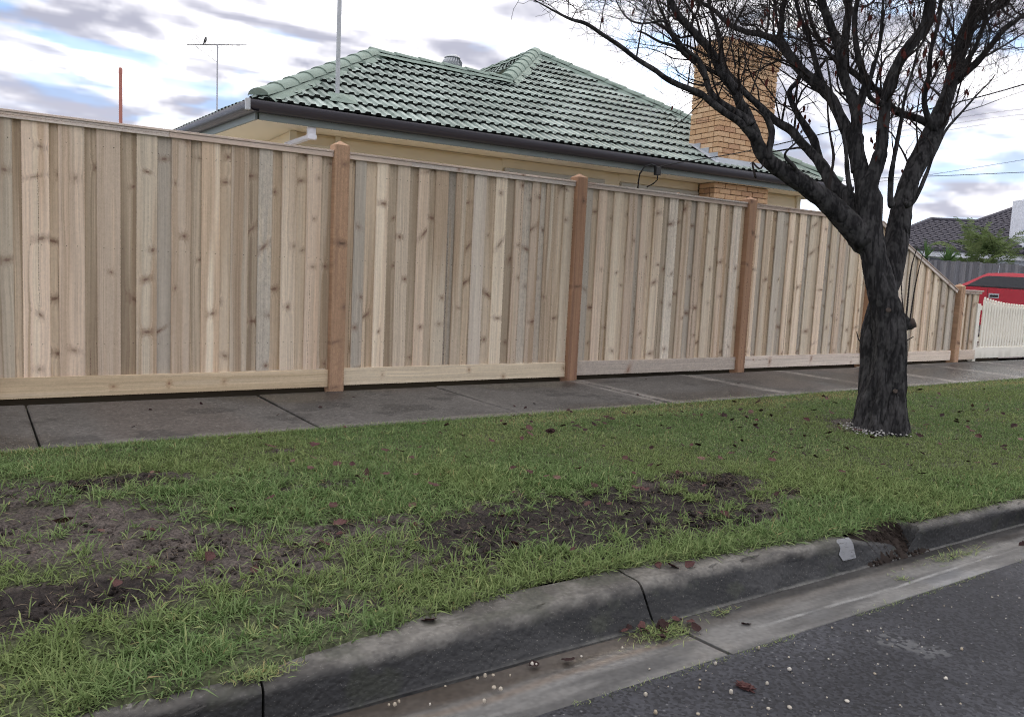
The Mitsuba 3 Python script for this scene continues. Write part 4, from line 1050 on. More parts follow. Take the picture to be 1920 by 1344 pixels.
def flare(p, q, r):
    return m3.Manifold.batch_hull([m3.Manifold.sphere(r, 12).translate(p), m3.Manifold.sphere(r * .6, 12).translate(q)])


st, st2 = TREE['stem'], TREE['stem2']
parts = bone(st) + bone([p for p in st2 if p[2] < 2.9]) + bone(TREE['limbs'][0][:4]) + bone(TREE['limbs'][1][:4]) + bone(TREE['limbs'][4][:6]) + bone(TREE['limbs'][9][:5]) + bone(TREE['stub'])
bx, by = st[0][0], st[0][1]
for a, l, r in ((-2.75, .20, .070), (-1.75, .18, .075), (-.85, .21, .065), (0.1, .20, .07), (1.2, .14, .08), (2.3, .15, .08), (3.0, .21, .06)):
    c = [bx + l * math.cos(a), by + .06 + l * math.sin(a), -.12]
    parts.append(flare(c, [bx + .25 * l * math.cos(a), by + .08 + .25 * l * math.sin(a), .42], r))
M = m3.Manifold.batch_boolean(parts, m3.OpType.Add).refine_to_length(.028)
mm = M.to_mesh()
tm = trimesh.Trimesh(mm.vert_properties[:, :3], mm.tri_verts, process=True)
trimesh.smoothing.filter_taubin(tm, .5, .53, 14)
v, n = tm.vertices.copy(), tm.vertex_normals
low = np.clip((1.5 - v[:, 2]) / 1.4, 0, 1)
ang = np.arctan2(v[:, 1] - by, v[:, 0] - bx)
fur = meshkit.fbm(np.stack([np.cos(ang) * 3.4, np.sin(ang) * 3.4, v[:, 2] * .8], -1), 3, 3) - .5
fine = meshkit.fbm(v * np.array([20, 20, 6]), 3, 7) - .5
tm.vertices = v + n * ((.018 + .062 * low) * fur * 1.3 + .026 * fine)[:, None]
put(tree + '__trunk', mikit.ply(tm, 'bark', smooth=True))
# old pruning scars
tn = tm.vertex_normals
for x, y, z, r in ((6.70, -3.35, .90, .036), (6.22, -3.25, 0.99, .018), (6.30, -3.35, .33, .017)):
    k = int(np.argmin(np.linalg.norm(tm.vertices - [x, y, z], axis=1)))
    c, o = tm.vertices[k], tn[k]
    put(tree + '__scar', mikit.ply(tube([c - o * .05, c + o * .004, c + o * .010, c + o * .006], [r * 1.2, r * 1.1, r * .8, r * .3], 12, .35, seed=3), 'cut_wood', smooth=60))

limb_paths = [st2[9:]] + TREE['limbs']
for k, Lm in enumerate(limb_paths):
    P = np.array(Lm)
    # resample smoothly
    t = np.linspace(0, 1, len(P))
    tt = np.linspace(0, 1, len(P) * 3)
    from scipy.interpolate import CubicSpline
    Q = np.stack([CubicSpline(t, P[:, c])(tt) for c in range(3)], -1)
    Rr = np.interp(tt, t, P[:, 3]) * np.interp(tt, [0, .3, 1], [1.0, .86, .84])
    rad = Rr.max()
    put(tree + '__limb', mikit.ply(tube(Q, Rr, 12 if rad > .03 else 7, .28, seed=k), 'bark' if rad > .02 else 'twig_bark', smooth=True))
for s in TREE['shoots']:
    P = np.array(s)
    put(tree + '__shoot', mikit.ply(tube(P[:, :3], P[:, 3] * .85, 5), 'twig_bark', smooth=True))

# twigs: three generations of shoots off every limb
trng = np.random.default_rng(5)
K = 6


def shoots(n_per_m, src, length, rad_frac, rad_max, upward, spread, zmin, taper=.25, jag=.05, gate=None):
    """src: list of (points (k,3), radii (k,)); returns arrays of new polylines"""
    PP, RR = [], []
    for P, Rr in src:
        seg = np.linalg.norm(np.diff(P, axis=0), axis=1)
        s = np.r_[0, np.cumsum(seg)]
        n = trng.poisson(n_per_m * s[-1])
        for _ in range(n):
            u = trng.uniform(.12, 1) * s[-1]
            i = min(np.searchsorted(s, u) - 1, len(P) - 2)
            i = max(i, 0)
            f = (u - s[i]) / max(seg[i], 1e-9)
            p = P[i] + f * (P[i + 1] - P[i])
            if p[2] < zmin:
                continue
            if gate is not None and trng.random() > gate(p):
                continue
            r0 = Rr[i] + f * (Rr[i + 1] - Rr[i])
            t = (P[i + 1] - P[i]) / max(seg[i], 1e-9)
            q = trng.normal(size=3)
            q -= t * (q @ t)
            q /= np.linalg.norm(q)
            d = t * (1 - spread) + q * spread + np.array([0, 0, upward])
            d /= np.linalg.norm(d)
            ln = length * trng.uniform(.45, 1.4)
            pts = [p]
            for k in range(K - 1):
                d = d + np.array([0, 0, upward * .22]) + trng.normal(size=3) * jag * 3
                d /= np.linalg.norm(d)
                pts.append(pts[-1] + d * ln / (K - 1))
            r = min(rad_max, r0 * rad_frac) * trng.uniform(.7, 1.2)
            PP.append(np.array(pts))
            RR.append(np.linspace(r, r * taper, K))
    return PP, RR


src = [(np.array(Lm)[:, :3], np.array(Lm)[:, 3] * .9) for Lm in limb_paths]
dense = lambda p: 0.35 + .65 * min(1, max(0, (p[2] - 2.35) / .9))
g1 = shoots(10.5, src, .85, .36, .0115, .40, .68, 2.15, jag=.085, gate=dense)
g2 = shoots(9.0, list(zip(*g1)), .48, .58, .0068, .28, .68, 2.2, jag=.085, gate=dense)
g3 = shoots(6.0, list(zip(*g2)), .24, .6, .0042, .15, .68, 2.2, taper=.45, jag=.08, gate=dense)
for g, sd in ((g1, 5), (g2, 4), (g3, 3)):
    print('twigs', len(g[0]))
tw = trimesh.util.concatenate([tubes(np.array(g[0]), np.maximum(np.array(g[1]), .0016), sd) for g, sd in ((g1, 5), (g2, 4), (g3, 3))])
put(tree + '__twigs', mikit.ply(tw, 'twig_bark', smooth=True), kind='stuff')


# ---------------------------------------------------------------- leaves
def leaf_mesh(seed, L=.058, W=.036, curl=.5, fold=.35):
    r = np.random.default_rng(seed)
    a = np.linspace(0, 1, 8)
    wd = W / 2 * np.sin(np.pi * np.clip(a, 0, 1) ** .8) ** .75 * (1 + .12 * r.normal(size=8))
    V = []
    c1, c2 = curl * r.uniform(.4, 1.3), fold * r.uniform(.3, 1.4)
    for t, w in zip(a, wd):
        ph = c1 * (t - .5) * 2
        base = np.array([L * (math.sin(ph) / max(abs(c1) * 2, .1) * 1.0 if abs(c1) > .05 else t - .5), 0, L * .5 * (1 - math.cos(ph)) * 1.1])
        for s in (-1, -.5, 0, .5, 1):
            V.append(base + [0, s * w * math.cos(c2 * abs(s)), w * abs(s) * math.sin(c2) * (1 if seed % 2 else -.4) + r.normal() * .0012])
    F = []
    for i in range(7):
        for j in range(4):
            q = i * 5 + j
            F += [[q, q + 5, q + 6], [q, q + 6, q + 1]]
    n = len(V)
    V += [[-L * .5 - .018, .002, .004], [-L * .5, .0012, 0], [-L * .5, -.0012, 0]]
    F += [[n, n + 2, n + 1]]
    V = np.array(V)
    V[:, 2] -= V[:, 2].min()
    return V, np.array(F)


LV = [mikit.ply(leaf_mesh(s, .050 + .004 * (s % 3), .034 + .005 * (s % 2)), 'dead_leaf_skin' if s < 6 else 'dark_leaf_skin', smooth=True) for s in range(10)]
HL = [mikit.ply(leaf_mesh(20 + s, .055, .026, .7, .8), 'hanging_leaf_skin', smooth=True) for s in range(4)]
# hanging leaves, on twigs and in bunches on the limbs
ends = np.array([p[-1] for p in g1[0]] + [p[3] for p in g2[0]])
cl = [(6.55, -3.0, 2.75), (6.75, -2.9, 2.75), (6.35, -2.9, 2.95), (6.05, -2.85, 2.70), (6.6, -3.1, 3.1), (6.9, -2.9, 3.0), (5.7, -3.0, 3.05), (5.2, -3.0, 3.2), (4.8, -2.9, 3.15), (6.75, -3.05, 2.45)]
pick = []
for c in cl:
    d = np.linalg.norm(ends - c, axis=1)
    pick += list(trng.choice(np.argsort(d)[:60], 11, replace=False))
pick += list(trng.choice(len(ends), 60, replace=False))
for k in pick:
    p = ends[k] + trng.normal(size=3) * .012
    m = T().translate(p.tolist()).rotate([0, 0, 1], float(trng.uniform(0, 360))).rotate([0, 1, 0], float(trng.uniform(55, 110))).translate([.05, 0, 0]).scale(float(trng.uniform(.9, 1.5)))
    put(tree + '__leaf', HL[int(trng.integers(4))], at=m)
# leaves tucked in the bunched growth of the limbs
for (px_, py_, pz_) in [st2[k][:3] for k in (12, 13, 14)] + [TREE['limbs'][0][k][:3] for k in (3, 4, 5)] + [TREE['limbs'][10][k][:3] for k in (3, 4, 5, 6)] + [TREE['limbs'][11][k][:3] for k in (2, 3, 4, 6)]:
    for _ in range(5):
        p = np.array([px_, py_, pz_]) + trng.normal(size=3) * .045
        m = T().translate(p.tolist()).rotate([0, 0, 1], float(trng.uniform(0, 360))).rotate([0, 1, 0], float(trng.uniform(30, 120))).scale(float(trng.uniform(.9, 1.5)))
        put(tree + '__leaf', HL[int(trng.integers(4))], at=m)

lr = np.random.default_rng(77)


def ground_z(x, y):
    if y > -1.65:
        return -.034 + slope_z(x)
    if y > -4.5:
        return float(verge_z(x, y))
    if y > -4.74:
        return -.118
    return -.268


def drop_leaf(x, y, dz, label, group, dark=False, s=None, key='fallen_leaf'):
    k = int(lr.integers(6, 10)) if dark else int(lr.integers(0, 6))
    m = T().translate([float(x), float(y), ground_z(x, y) + dz]).rotate([0, 0, 1], float(lr.uniform(0, 360))).rotate([1, 0, 0], float(lr.normal(0, 22))).rotate([0, 1, 0], float(lr.normal(0, 18))).scale(float(s or .7 + .75 * lr.random() ** 1.4))
    put(key, LV[k], label, 'leaf', group, at=m)


n = 0
while n < 226:
    x, y = 1.2 + 11.5 * lr.random() ** 1.15, lr.uniform(-4.4, -1.75)
    near = math.exp(-((x - 5.2) / 3.2) ** 2) * (1.0 if y > -3.7 else .45) * (1.0 if x > 2.6 or y > -3.2 else .35)
    if lr.random() > near or math.hypot(x - 6.45, y + 3.05) < .36:
        continue
    dk = x > 3.5 and lr.random() < .7
    where = 'close round the foot of the tree' if math.hypot(x - 6.45, y + 3.05) < .9 else 'right of the tree' if x > 7.2 else 'before the tree' if x > 5.2 and y < -3.2 else 'well left of the tree' if x < 3.4 else 'left of the tree'
    where += '' if where[:5] == 'close' else ', near the footpath' if y > -2.45 else ', near the kerb' if y < -3.6 else ', mid lawn'
    lab = ('dark brown' if dk else 'maroon') + ' fallen leaf on the grass ' + where
    drop_leaf(x, y, .026, lab, lab.replace('leaf', 'leaves', 1), dk)
    n += 1
n = 0
while n < 34:
    cx, cy, rx, ry, s, _ = BARE[int(lr.integers(0, 12))]
    x, y = cx + lr.normal() * rx * .55, cy + lr.normal() * ry * .55
    if x < .2 or y < -4.4:
        continue
    drop_leaf(x, y, .0, 'curled pinkish brown leaf lying on bare soil of the worn lawn', 'leaves on the bare soil')
    n += 1
for x, y in ((2.3, -.9), (4.1, -1.3), (3.85, -1.35), (3.9, -1.45), (1.1, -.6), (1.5, -.45), (5.4, -1.2), (7.2, -.9), (8.4, -1.1), (.9, -1.2), (2.75, -.5), (9.9, -.7), (1.9, -1.1), (6.3, -.35)):
    drop_leaf(x, y, .002, 'small dark leaf lying on the damp concrete footpath', 'leaves on the footpath', True, .7)
for x, y in ((2.52, -4.60), (2.60, -4.62), (2.47, -4.56), (1.33, -4.60)):
    drop_leaf(x, y, .003, 'brown leaf lying on top of the concrete kerb', 'leaves on the kerb')
for x, y in ((2.62, -4.93), (1.65, -4.80), (1.78, -4.83), (4.9, -4.95), (4.3, -4.88)):
    drop_leaf(x, y, .003, 'dark red leaf lying in the street gutter', 'leaves in the gutter', True)
# the heap of wet leaves at the gutter joint
for _ in range(16):
    drop_leaf(2.27 + lr.normal() * .06, -4.80 + lr.normal() * .035, .006 + .015 * lr.random(), 'wet brown leaf in the small heap at the gutter joint', 'leaf heap in the gutter', lr.random() < .5, lr.uniform(.7, 1.1))


# ---------------------------------------------------------------- grass
def blades(x, y, z, h, w, az, lean, curl, tone, rs):
    n = len(x)
    dirv = np.stack([np.cos(az), np.sin(az), 0 * az], -1)
    side = np.stack([-np.sin(az), np.cos(az), 0 * az], -1) * (w / 2)[:, None]
    P0 = np.stack([x, y, z], -1)
    up = np.array([0, 0, 1.0])
    l2 = np.minimum(lean + curl, 1.75)
    P1 = P0 + (h * .5)[:, None] * (np.sin(lean)[:, None] * dirv + np.cos(lean)[:, None] * up)
    P2 = P1 + (h * .5)[:, None] * (np.sin(l2)[:, None] * dirv + np.cos(l2)[:, None] * up)
    tw = rs.uniform(-.3, .3, n)[:, None] * up * w[:, None]
    V = np.stack([P0 - side * .7, P0 + side * .7, P1 - side + tw, P1 + side - tw, P2], 1).reshape(-1, 3)
    F = (np.array([[0, 1, 3], [0, 3, 2], [2, 3, 4]])[None] + (np.arange(n) * 5)[:, None, None]).reshape(-1, 3)
    uv = np.stack([np.repeat(tone, 5), np.tile([0, 0, .5, .5, 1.0], n)], -1)
    return V, F, uv


gr = np.random.default_rng(3)
GV, GF, GU, base = [], [], [], 0


def sow(n, x0, x1, y0, y1, h0, w0, coarse, tone_mu, thin=1.0):
    global base
    x, y = gr.uniform(x0, x1, n), gr.uniform(y0, y1, n)
    P = np.stack([x, y, x * 0], -1)
    ok = y > edge_y(x) + .012 * gr.normal(size=n)
    ok &= ~((x > 3.78) & (x < 4.20) & (y < -4.61 + .03 * gr.normal(size=n)))
    x, y, P = x[ok], y[ok], P[ok]
    n = len(x)
    bare = bare_np(x, y)
    bare = np.minimum(bare, .82 + .42 * np.clip((x - 1.6) / .3, 0, 1))
    clump = meshkit.fbm(P * 5.5, 3, 31)
    clump2 = meshkit.fbm(P * 16, 2, 37)
    left = np.clip((2.6 - x) / 1.6, 0, 1) * np.clip((-1.9 - y) / .5, 0, 1)
    clump3 = meshkit.fbm(P * 9.5, 3, 53)
    keep_p = 1.0 - np.clip((bare + 1.1 * (clump - .5) + 1.9 * (clump3 - .5) + .6 * (clump2 - .5) - .38) / .14, 0, 1) * np.clip(bare * 6, 0, 1) * .972
    keep_p *= 1 - left * .88 * np.clip((.55 - clump3) / .08, 0, 1)
    keep_p *= .55 + .45 * np.clip((clump2 - .25) / .3, 0, 1)
    k = gr.random(n) < keep_p * thin
    x, y, bare, clump, left = x[k], y[k], bare[k], clump[k], left[k]
    n = len(x)
    mown = np.clip((y + 3.7) / .5 + (x - 3.6) / 1.2, 0, 1)
    rough = coarse * (1 - mown)
    h = h0 * gr.lognormal(0, .30, n) * (.72 + .28 * rough + 1.0 * rough * clump)
    w = w0 * gr.uniform(.65, 1.3, n) * (1 + .35 * rough)
    az = gr.uniform(0, 2 * np.pi, n)
    lean = np.abs(gr.normal(.66, .45, n)) + .75 * rough * gr.random(n)
    curl = gr.uniform(.1, .9, n)
    dry = np.exp(-((y + 1.85) / .16) ** 2) * np.clip((x - 2.9) / .8, 0, 1) + .5 * np.clip(meshkit.fbm(np.stack([x * 1.6, y * 2.6, x * 0], -1), 3, 44) - .52, 0, 1) * 2.5 * mown
    tone = np.clip(tone_mu - .03 + gr.normal(0, .21, n) + .22 * (clump - .5) + .42 * dry + .04 * mown + .40 * (gr.random(n) < .06), 0, 1)
    z = np.where(y < -4.47, np.maximum(verge_z(x, y) - .02, -.122), verge_z(x, y) - .020)
    V, F, U = blades(x, y, z, h, w, az, lean, curl, tone, gr)
    GV.append(V)
    GF.append(F + base)
    GU.append(U)
    base += len(V)


for x0, x1, n, h0, w0 in ((-2.6, 0.0, 62000, .044, .0042), (0.0, 1.5, 72000, .042, .0036), (1.5, 3.0, 76000, .040, .0036), (3.0, 5.0, 80000, .040, .0038), (5.0, 8.0, 80000, .038, .0046), (8.0, 12.5, 75000, .038, .006), (12.5, 20, 60000, .04, .009), (20, 34, 40000, .04, .015)):
    sow(n, x0, x1, -4.71, -1.65, h0, w0, 1.0, .34)
# the fringe along the kerb and the path, and short growth over the kerb edge
for x0, x1, n in ((0, 3.0, 20000), (3.0, 8, 20000), (8, 20, 14000)):
    sow(n, x0, x1, -4.72, -4.44, .040, .004, .3, .42)
    sow(n // 2, x0, x1, -1.72, -1.63, .036, .004, .1, .45)
# rosettes of broad coarse blades in the unmown part
nc = 1500
cx, cy = 2.9 * gr.random(nc) ** .8 + .9 * gr.random(nc) ** 3, gr.uniform(-4.58, -1.8, nc)
keep = (np.clip((3.4 - cx) / 1.5, .12, 1) * np.where(cy > -2.5, .45, 1) * np.where(bare_np(cx, cy) > .55, .16, 1) > gr.random(nc)) & (cy > edge_y(cx) + .03)
cx, cy = cx[keep], cy[keep]
m_ = gr.integers(7, 16, len(cx))
x, y = np.repeat(cx, m_) + gr.normal(0, .008, m_.sum()), np.repeat(cy, m_) + gr.normal(0, .008, m_.sum())
n = len(x)
V, F, U = blades(x, y, verge_z(x, y) - .020, .058 * gr.lognormal(0, .30, n), .0048 * gr.uniform(.7, 1.3, n), gr.uniform(0, 6.283, n), np.abs(gr.normal(.85, .35, n)), gr.uniform(.1, .8, n), np.clip(np.repeat(gr.normal(.42, .2, len(cx)), m_) + gr.normal(0, .12, n), 0, .93), gr)
GV.append(V)
GF.append(F + base)
GU.append(U)
base += len(V)
print('grass tris', sum(len(f) for f in GF))
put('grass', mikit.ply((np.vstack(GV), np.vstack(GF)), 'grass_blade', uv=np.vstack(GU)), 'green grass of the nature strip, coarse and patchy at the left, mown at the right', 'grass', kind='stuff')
# tuft growing over the kerb joint and moss along the edge of the road
GV, GF, GU, base = [], [], [], 0
n = 420
x, y = .705 + gr.normal(0, .05, n), -4.695 + gr.normal(0, .020, n)
V, F, U = blades(x, y, np.full(n, -.120), .03 * gr.lognormal(0, .3, n), np.full(n, .003), gr.uniform(0, 6.28, n), gr.uniform(.6, 1.4, n), gr.uniform(0, .5, n), gr.uniform(.5, 1, n), gr)
put('grass_tuft', mikit.ply((V, F), 'grass_blade', uv=U), 'dry yellow grass tuft growing across the kerb joint', 'grass tuft')
n = 5200
x = 1.2 + 8.5 * gr.random(n)
kp = meshkit.fbm(np.stack([x * 2.3, x * 0, x * 0], -1), 3, 9) + .12 * (np.abs(x - 2.1) < .5)
x = x[kp > .50]
n = len(x)
y = -5.10 + gr.normal(0, .011, n)
V, F, U = blades(x, y, np.full(n, -.268), .011 * gr.lognormal(0, .4, n), np.full(n, .003), gr.uniform(0, 6.28, n), gr.uniform(.3, 1.4, n), gr.uniform(0, .5, n), gr.uniform(.55, .97, n), gr)
put('moss', mikit.ply((V, F), 'grass_blade', uv=U), 'thin yellow green moss along the joint of gutter and road', 'moss', kind='stuff')
n = 700
x, y = 2.26 + gr.normal(0, .075, n), -4.82 + gr.normal(0, .04, n)
x = np.r_[x, 4.35 + gr.normal(0, .16, 260), 2.62 + gr.normal(0, .04, 60), 3.75 + gr.normal(0, .03, 40)]
y = np.r_[y, -4.87 + gr.normal(0, .03, 260), -4.80 + gr.normal(0, .015, 60), -4.93 + gr.normal(0, .02, 40)]
n = len(x)
V, F, U = blades(x, y, np.full(n, -.266), .026 * gr.lognormal(0, .4, n), np.full(n, .003), gr.uniform(0, 6.28, n), gr.uniform(.9, 1.5, n), gr.uniform(0, .3, n), gr.uniform(.2, 1, n), gr)
put('gutter_litter', mikit.ply((V, F), 'grass_blade', uv=U), 'washed up grass clippings lying in the street gutter', 'litter', kind='stuff')
# dead stalks and crumbs over the worn soil
n = 5200
idx = gr.integers(0, len(BARE) - 1, n)
B_ = np.array([b[:4] for b in BARE])
x, y = B_[idx, 0] + gr.normal(size=n) * B_[idx, 2] * .7, B_[idx, 1] + gr.normal(size=n) * B_[idx, 3] * .7
k = (x > 0) & (y > -4.45) & (y < -1.8)
x, y = x[k], y[k]
n = len(x)
V, F, U = blades(x, y, verge_z(x, y) - .022, .028 * gr.lognormal(0, .4, n), np.full(n, .0024), gr.uniform(0, 6.28, n), gr.uniform(1.0, 1.6, n), gr.uniform(-.2, .2, n), gr.uniform(0, 1, n), gr)
mat('straw', lambda p, n, uv: mix((0.05, 0.036, 0.03), (0.21, 0.165, 0.11), uv.x ** 2), 0.8, 0.1)
put('dead_stalks', mikit.ply((V, F), 'straw', uv=U), 'broken dead grass stalks strewn over the bare soil', 'dead grass', kind='stuff')


# ---------------------------------------------------------------- pebbles, ash, clods
def stone(seed, r):
    m = trimesh.creation.icosphere(2, 1.0)
    q = np.random.default_rng(seed)
    m.vertices = m.vertices * (1 + .5 * (meshkit.fbm(m.vertices * 1.1 + seed * 7.3, 3, seed) - .5))[:, None] * q.uniform(.65, 1.15, 3) * r
    m.vertices[:, 2] -= m.vertices[:, 2].min() + r * .12
    return m


ST = [mikit.ply(stone(s, .0085), 'pebble_stone', smooth=True) for s in range(6)]
PB = [(1.45, -4.79, 1.15), (1.48, -4.795, .8), (1.42, -4.79, .7), (1.435, -4.87, 1), (1.45, -4.89, .9), (1.53, -4.825, .7), (1.64, -4.80, 1.1), (1.655, -4.805, .7), (1.36, -4.93, 1.0), (1.10, -4.81, .9), (1.12, -4.80, .8), (1.085, -4.80, .6), (1.84, -4.83, .6), (2.02, -4.85, .6), (1.20, -4.86, .7), (1.30, -4.78, .6), (2.0, -5.02, .5)]
for x, y, s in PB:
    put('pebble', ST[int(lr.integers(6))], 'cream pebble lying on brown silt in the gutter', 'pebble', 'pebbles in the gutter', at=T().translate([x, y, -.268]).rotate([0, 0, 1], float(lr.uniform(0, 360))).scale(float(s) * .85))
for x, y, s in [(2.12, -5.29, 1.1), (1.80, -5.26, .9), (1.85, -5.16, .8), (2.22, -5.45, .9), (2.28, -5.31, .8), (2.15, -5.42, .7), (2.43, -5.52, .9), (2.44, -5.28, .8), (2.23, -5.12, .8), (2.48, -5.11, .8), (1.92, -5.33, .8), (2.6, -5.75, .9), (2.9, -5.6, .8), (2.0, -5.5, 1.0), (2.7, -5.45, .7), (3.2, -5.5, .7), (2.35, -5.62, 1.0), (1.98, -5.42, .9)]:
    put('road_pebble', ST[int(lr.integers(6))], 'small pale pebble lying loose on the dark asphalt road', 'pebble', 'pebbles on the road', at=T().translate([x, y, -.262]).rotate([0, 0, 1], float(lr.uniform(0, 360))).scale(float(s)))
gm = []
for k in range(600):
    x, y = 1.4 + 4.5 * lr.random() ** 1.3, -5.12 - 1.3 * lr.random() ** 1.2
    m = trimesh.creation.icosphere(0, .0012 + .0035 * lr.random() ** 3)
    m.apply_translation([x, y, -.259])
    gm.append(m)
put('road_grit', mikit.ply(join(gm), 'pebble_stone'), 'fine pale grit scattered over the road beside the gutter', 'grit', kind='stuff')
gm = []
for k in range(620):
    a, q = lr.normal(0, 1, 2)
    x, y = 6.30 + .10 * a, -3.20 + .07 * q + .25 * (lr.random() ** 2)
    m = trimesh.creation.icosphere(0, .003 + .009 * lr.random() ** 2)
    m.vertices = m.vertices * [1, 1, .6] + [x, y, float(verge_z(x, y)) + .006 + .03 * math.exp(-a * a - q * q)]
    gm.append(m)
put('white_ash', mikit.ply(join(gm), 'lime'), 'white crumbled ash at the foot of the tree trunk', 'ash', kind='stuff')
gm = []
for k in range(4200):
    i = int(lr.integers(0, len(BARE) - 1))
    x, y = BARE[i][0] + lr.normal() * BARE[i][2] * .6, BARE[i][1] + lr.normal() * BARE[i][3] * .6
    if x < 0 or not -4.42 < y < -1.8:
        continue
    m = trimesh.creation.icosphere(1 if k % 6 == 0 else 0, .0035 + .013 * lr.random() ** 3)
    m.vertices = m.vertices * lr.uniform(.6, 1.2, 3) + [x, y, float(verge_z(x, y)) - .018 - .02 * max(0, BARE[i][4] - .7)]
    gm.append(m)
put('soil_crumbs', mikit.ply(join(gm), 'soil', smooth=True), 'dark crumbs of earth on the worn patches of lawn', 'soil', kind='stuff')
gm = []
for k in range(420):
    x, y = lr.uniform(3.78, 4.24), lr.uniform(-4.76, -4.60)
    m = trimesh.creation.icosphere(1, .003 + .009 * lr.random() ** 3)
    m.vertices = m.vertices * lr.uniform(.6, 1.2, 3) + [x, y, -.285 + .20 * max(0, (y + 4.765) / .20) ** .8 * .85 + .008]
    gm.append(m)
for k in range(14):
    p0 = np.array([lr.uniform(3.8, 4.2), -4.60, -.14])
    d = np.array([lr.normal(0, .05), -.10 - .08 * lr.random(), -.05 - .04 * lr.random()])
    gm.append(tube([p0, p0 + d * .5 + [0, 0, .012], p0 + d], [.003, .0025, .001], 4))
put('kerb_gap_crumbs', mikit.ply(join(gm), 'mulch', smooth=True), 'loose earth crumbs and rootlets in the gap of the broken kerb', 'soil', kind='stuff')
# brown shrivelled seed head on the road
sv = trimesh.creation.icosphere(4, 1.0)
q = sv.vertices.copy()
r_ = .55 + .9 * np.abs(meshkit.fbm(q * 2.6 + 4, 4, 8) - .5) * 2 + .35 * (meshkit.fbm(q * 6, 2, 3) - .5)
sv.vertices = q * r_[:, None] * [.042, .020, .015]
sv.apply_transform(trimesh.transformations.rotation_matrix(1.9, [0, 0, 1]))
sv.apply_translation([2.19, -5.29, -.253])
put('seed_head', mikit.ply(sv, 'dead_leaf_skin', smooth=True), 'shrivelled brown seed head lying alone on the asphalt', 'seed head')
# white paint dab on the kerb face
pv = grid(np.linspace(3.545, 3.655, 22), np.linspace(0, 1, 6), lambda X, Y: Y * 0)
t = pv.vertices[:, 1].copy()
kp_ = np.array([(-4.7385, -.215), (-4.7285, -.176), (-4.7225, -.150), (-4.711, -.134), (-4.695, -.125)]) + [-.004, .002]
pv.vertices[:, 1] = np.interp(t, np.linspace(0, 1, 5), kp_[:, 0])
pv.vertices[:, 2] = np.interp(t, np.linspace(0, 1, 5), kp_[:, 1])
pv.vertices[:, 1] += kerb_bend(pv.vertices[:, 0]) * np.clip((pv.vertices[:, 2] + .265) / .12, 0, 1)
pv.vertices[:, 0] += .05 * (meshkit.fbm(pv.vertices * np.array([0, 60, 60]) + np.round(pv.vertices[:, :1] > 3.60) * 7, 3, 3) - .5)
put('paint_mark', mikit.ply(pv, 'road_paint', smooth=True), 'faded white paint dab on the face of the kerb', 'paint mark')

# ---------------------------------------------------------------- behind: aerial, masts, wires
an = thing('television_aerial', 'thin grey television aerial on a tall mast left of the green roof', 'aerial')
c = np.array([5.19, 14.38, 6.30])
put(an + '__mast', mikit.ply(tube([[5.17, 14.2, -.1], [5.18, 14.3, 3], c], [.022, .02, .016], 8), 'aluminium', smooth=True))
dl = np.array([.83, -.55, .0])           # across the view
dd = np.array([.62, .78, -.06])
put(an + '__boom', mikit.ply(tube([c - dl * .76 - [0, 0, .03], c + dl * .72 + [0, 0, .03]], [.013, .013], 6), 'aluminium'))
for k, t in enumerate(np.linspace(-.55, .45, 9)):
    ln = .20 + .08 * abs(t) + (.30 if k in (2, 3) else 0)
    q = c + dl * t + [0, 0, .02 * t]
    e = dd * ln + [0, 0, -.10 + .02 * k]
    put(an + '__element', mikit.ply(tube([q - e, q + e], [.006, .006], 5), 'aluminium'))
put(an + '__brace', mikit.ply(tube([c - [0, 0, .42], c - dl * .55 - [0, 0, .05]], [.007, .007], 5), 'aluminium'))
# the bird on the boom
bp = c - dl * .31 + np.array([0, 0, .012])
BS = .78
S = lambda x, z, r, y=0: m3.Manifold.sphere(r * BS, 16).translate([bp[0] + BS * (dl[0] * x + .55 * y), bp[1] + BS * (dl[1] * x + .83 * y), bp[2] + BS * z])
bd = m3.Manifold.batch_boolean([m3.Manifold.batch_hull([S(0, .07, .042), S(.02, .13, .040)]), m3.Manifold.batch_hull([S(.02, .13, .036), S(.03, .165, .027)]), m3.Manifold.batch_hull([S(.03, .175, .028), S(.045, .172, .018)]),
                                m3.Manifold.batch_hull([S(.055, .172, .008), S(.088, .165, .002)]), m3.Manifold.batch_hull([S(-.015, .055, .026), S(-.06, -.05, .008, .012), S(-.06, -.05, .008, -.012)]),
                                m3.Manifold.batch_hull([S(-.0, .10, .022, .036), S(-.035, .02, .008, .03)]), m3.Manifold.batch_hull([S(-.0, .10, .022, -.036), S(-.035, .02, .008, -.03)]),
                                m3.Manifold.batch_hull([S(.01, .05, .008, .015), S(.012, -.004, .005, .015)]), m3.Manifold.batch_hull([S(.01, .05, .008, -.015), S(.012, -.004, .005, -.015)])], m3.OpType.Add).refine_to_length(.012).to_mesh()
bm = trimesh.Trimesh(bd.vert_properties[:, :3], bd.tri_verts, process=True)
trimesh.smoothing.filter_taubin(bm, .5, .53, 8)
put('bird', mikit.ply(bm, 'bird_plumage', smooth=True), 'small dark bird perched on the television aerial', 'bird')

rm = thing('red_mast', 'slim rust red metal pole standing behind the left end of the fence', 'pole')
put(rm + '__pole', mikit.ply(tube([[2.396, 9.96, -.1], [2.396, 9.97, 4.40]], [.030, .030], 14), 'red_steel', smooth=50))
put(rm + '__cap', mikit.ply(tube([[2.396, 9.97, 4.39], [2.396, 9.97, 4.47], [2.396, 9.97, 4.50]], [.034, .034, .02], 14), 'red_steel', smooth=50))


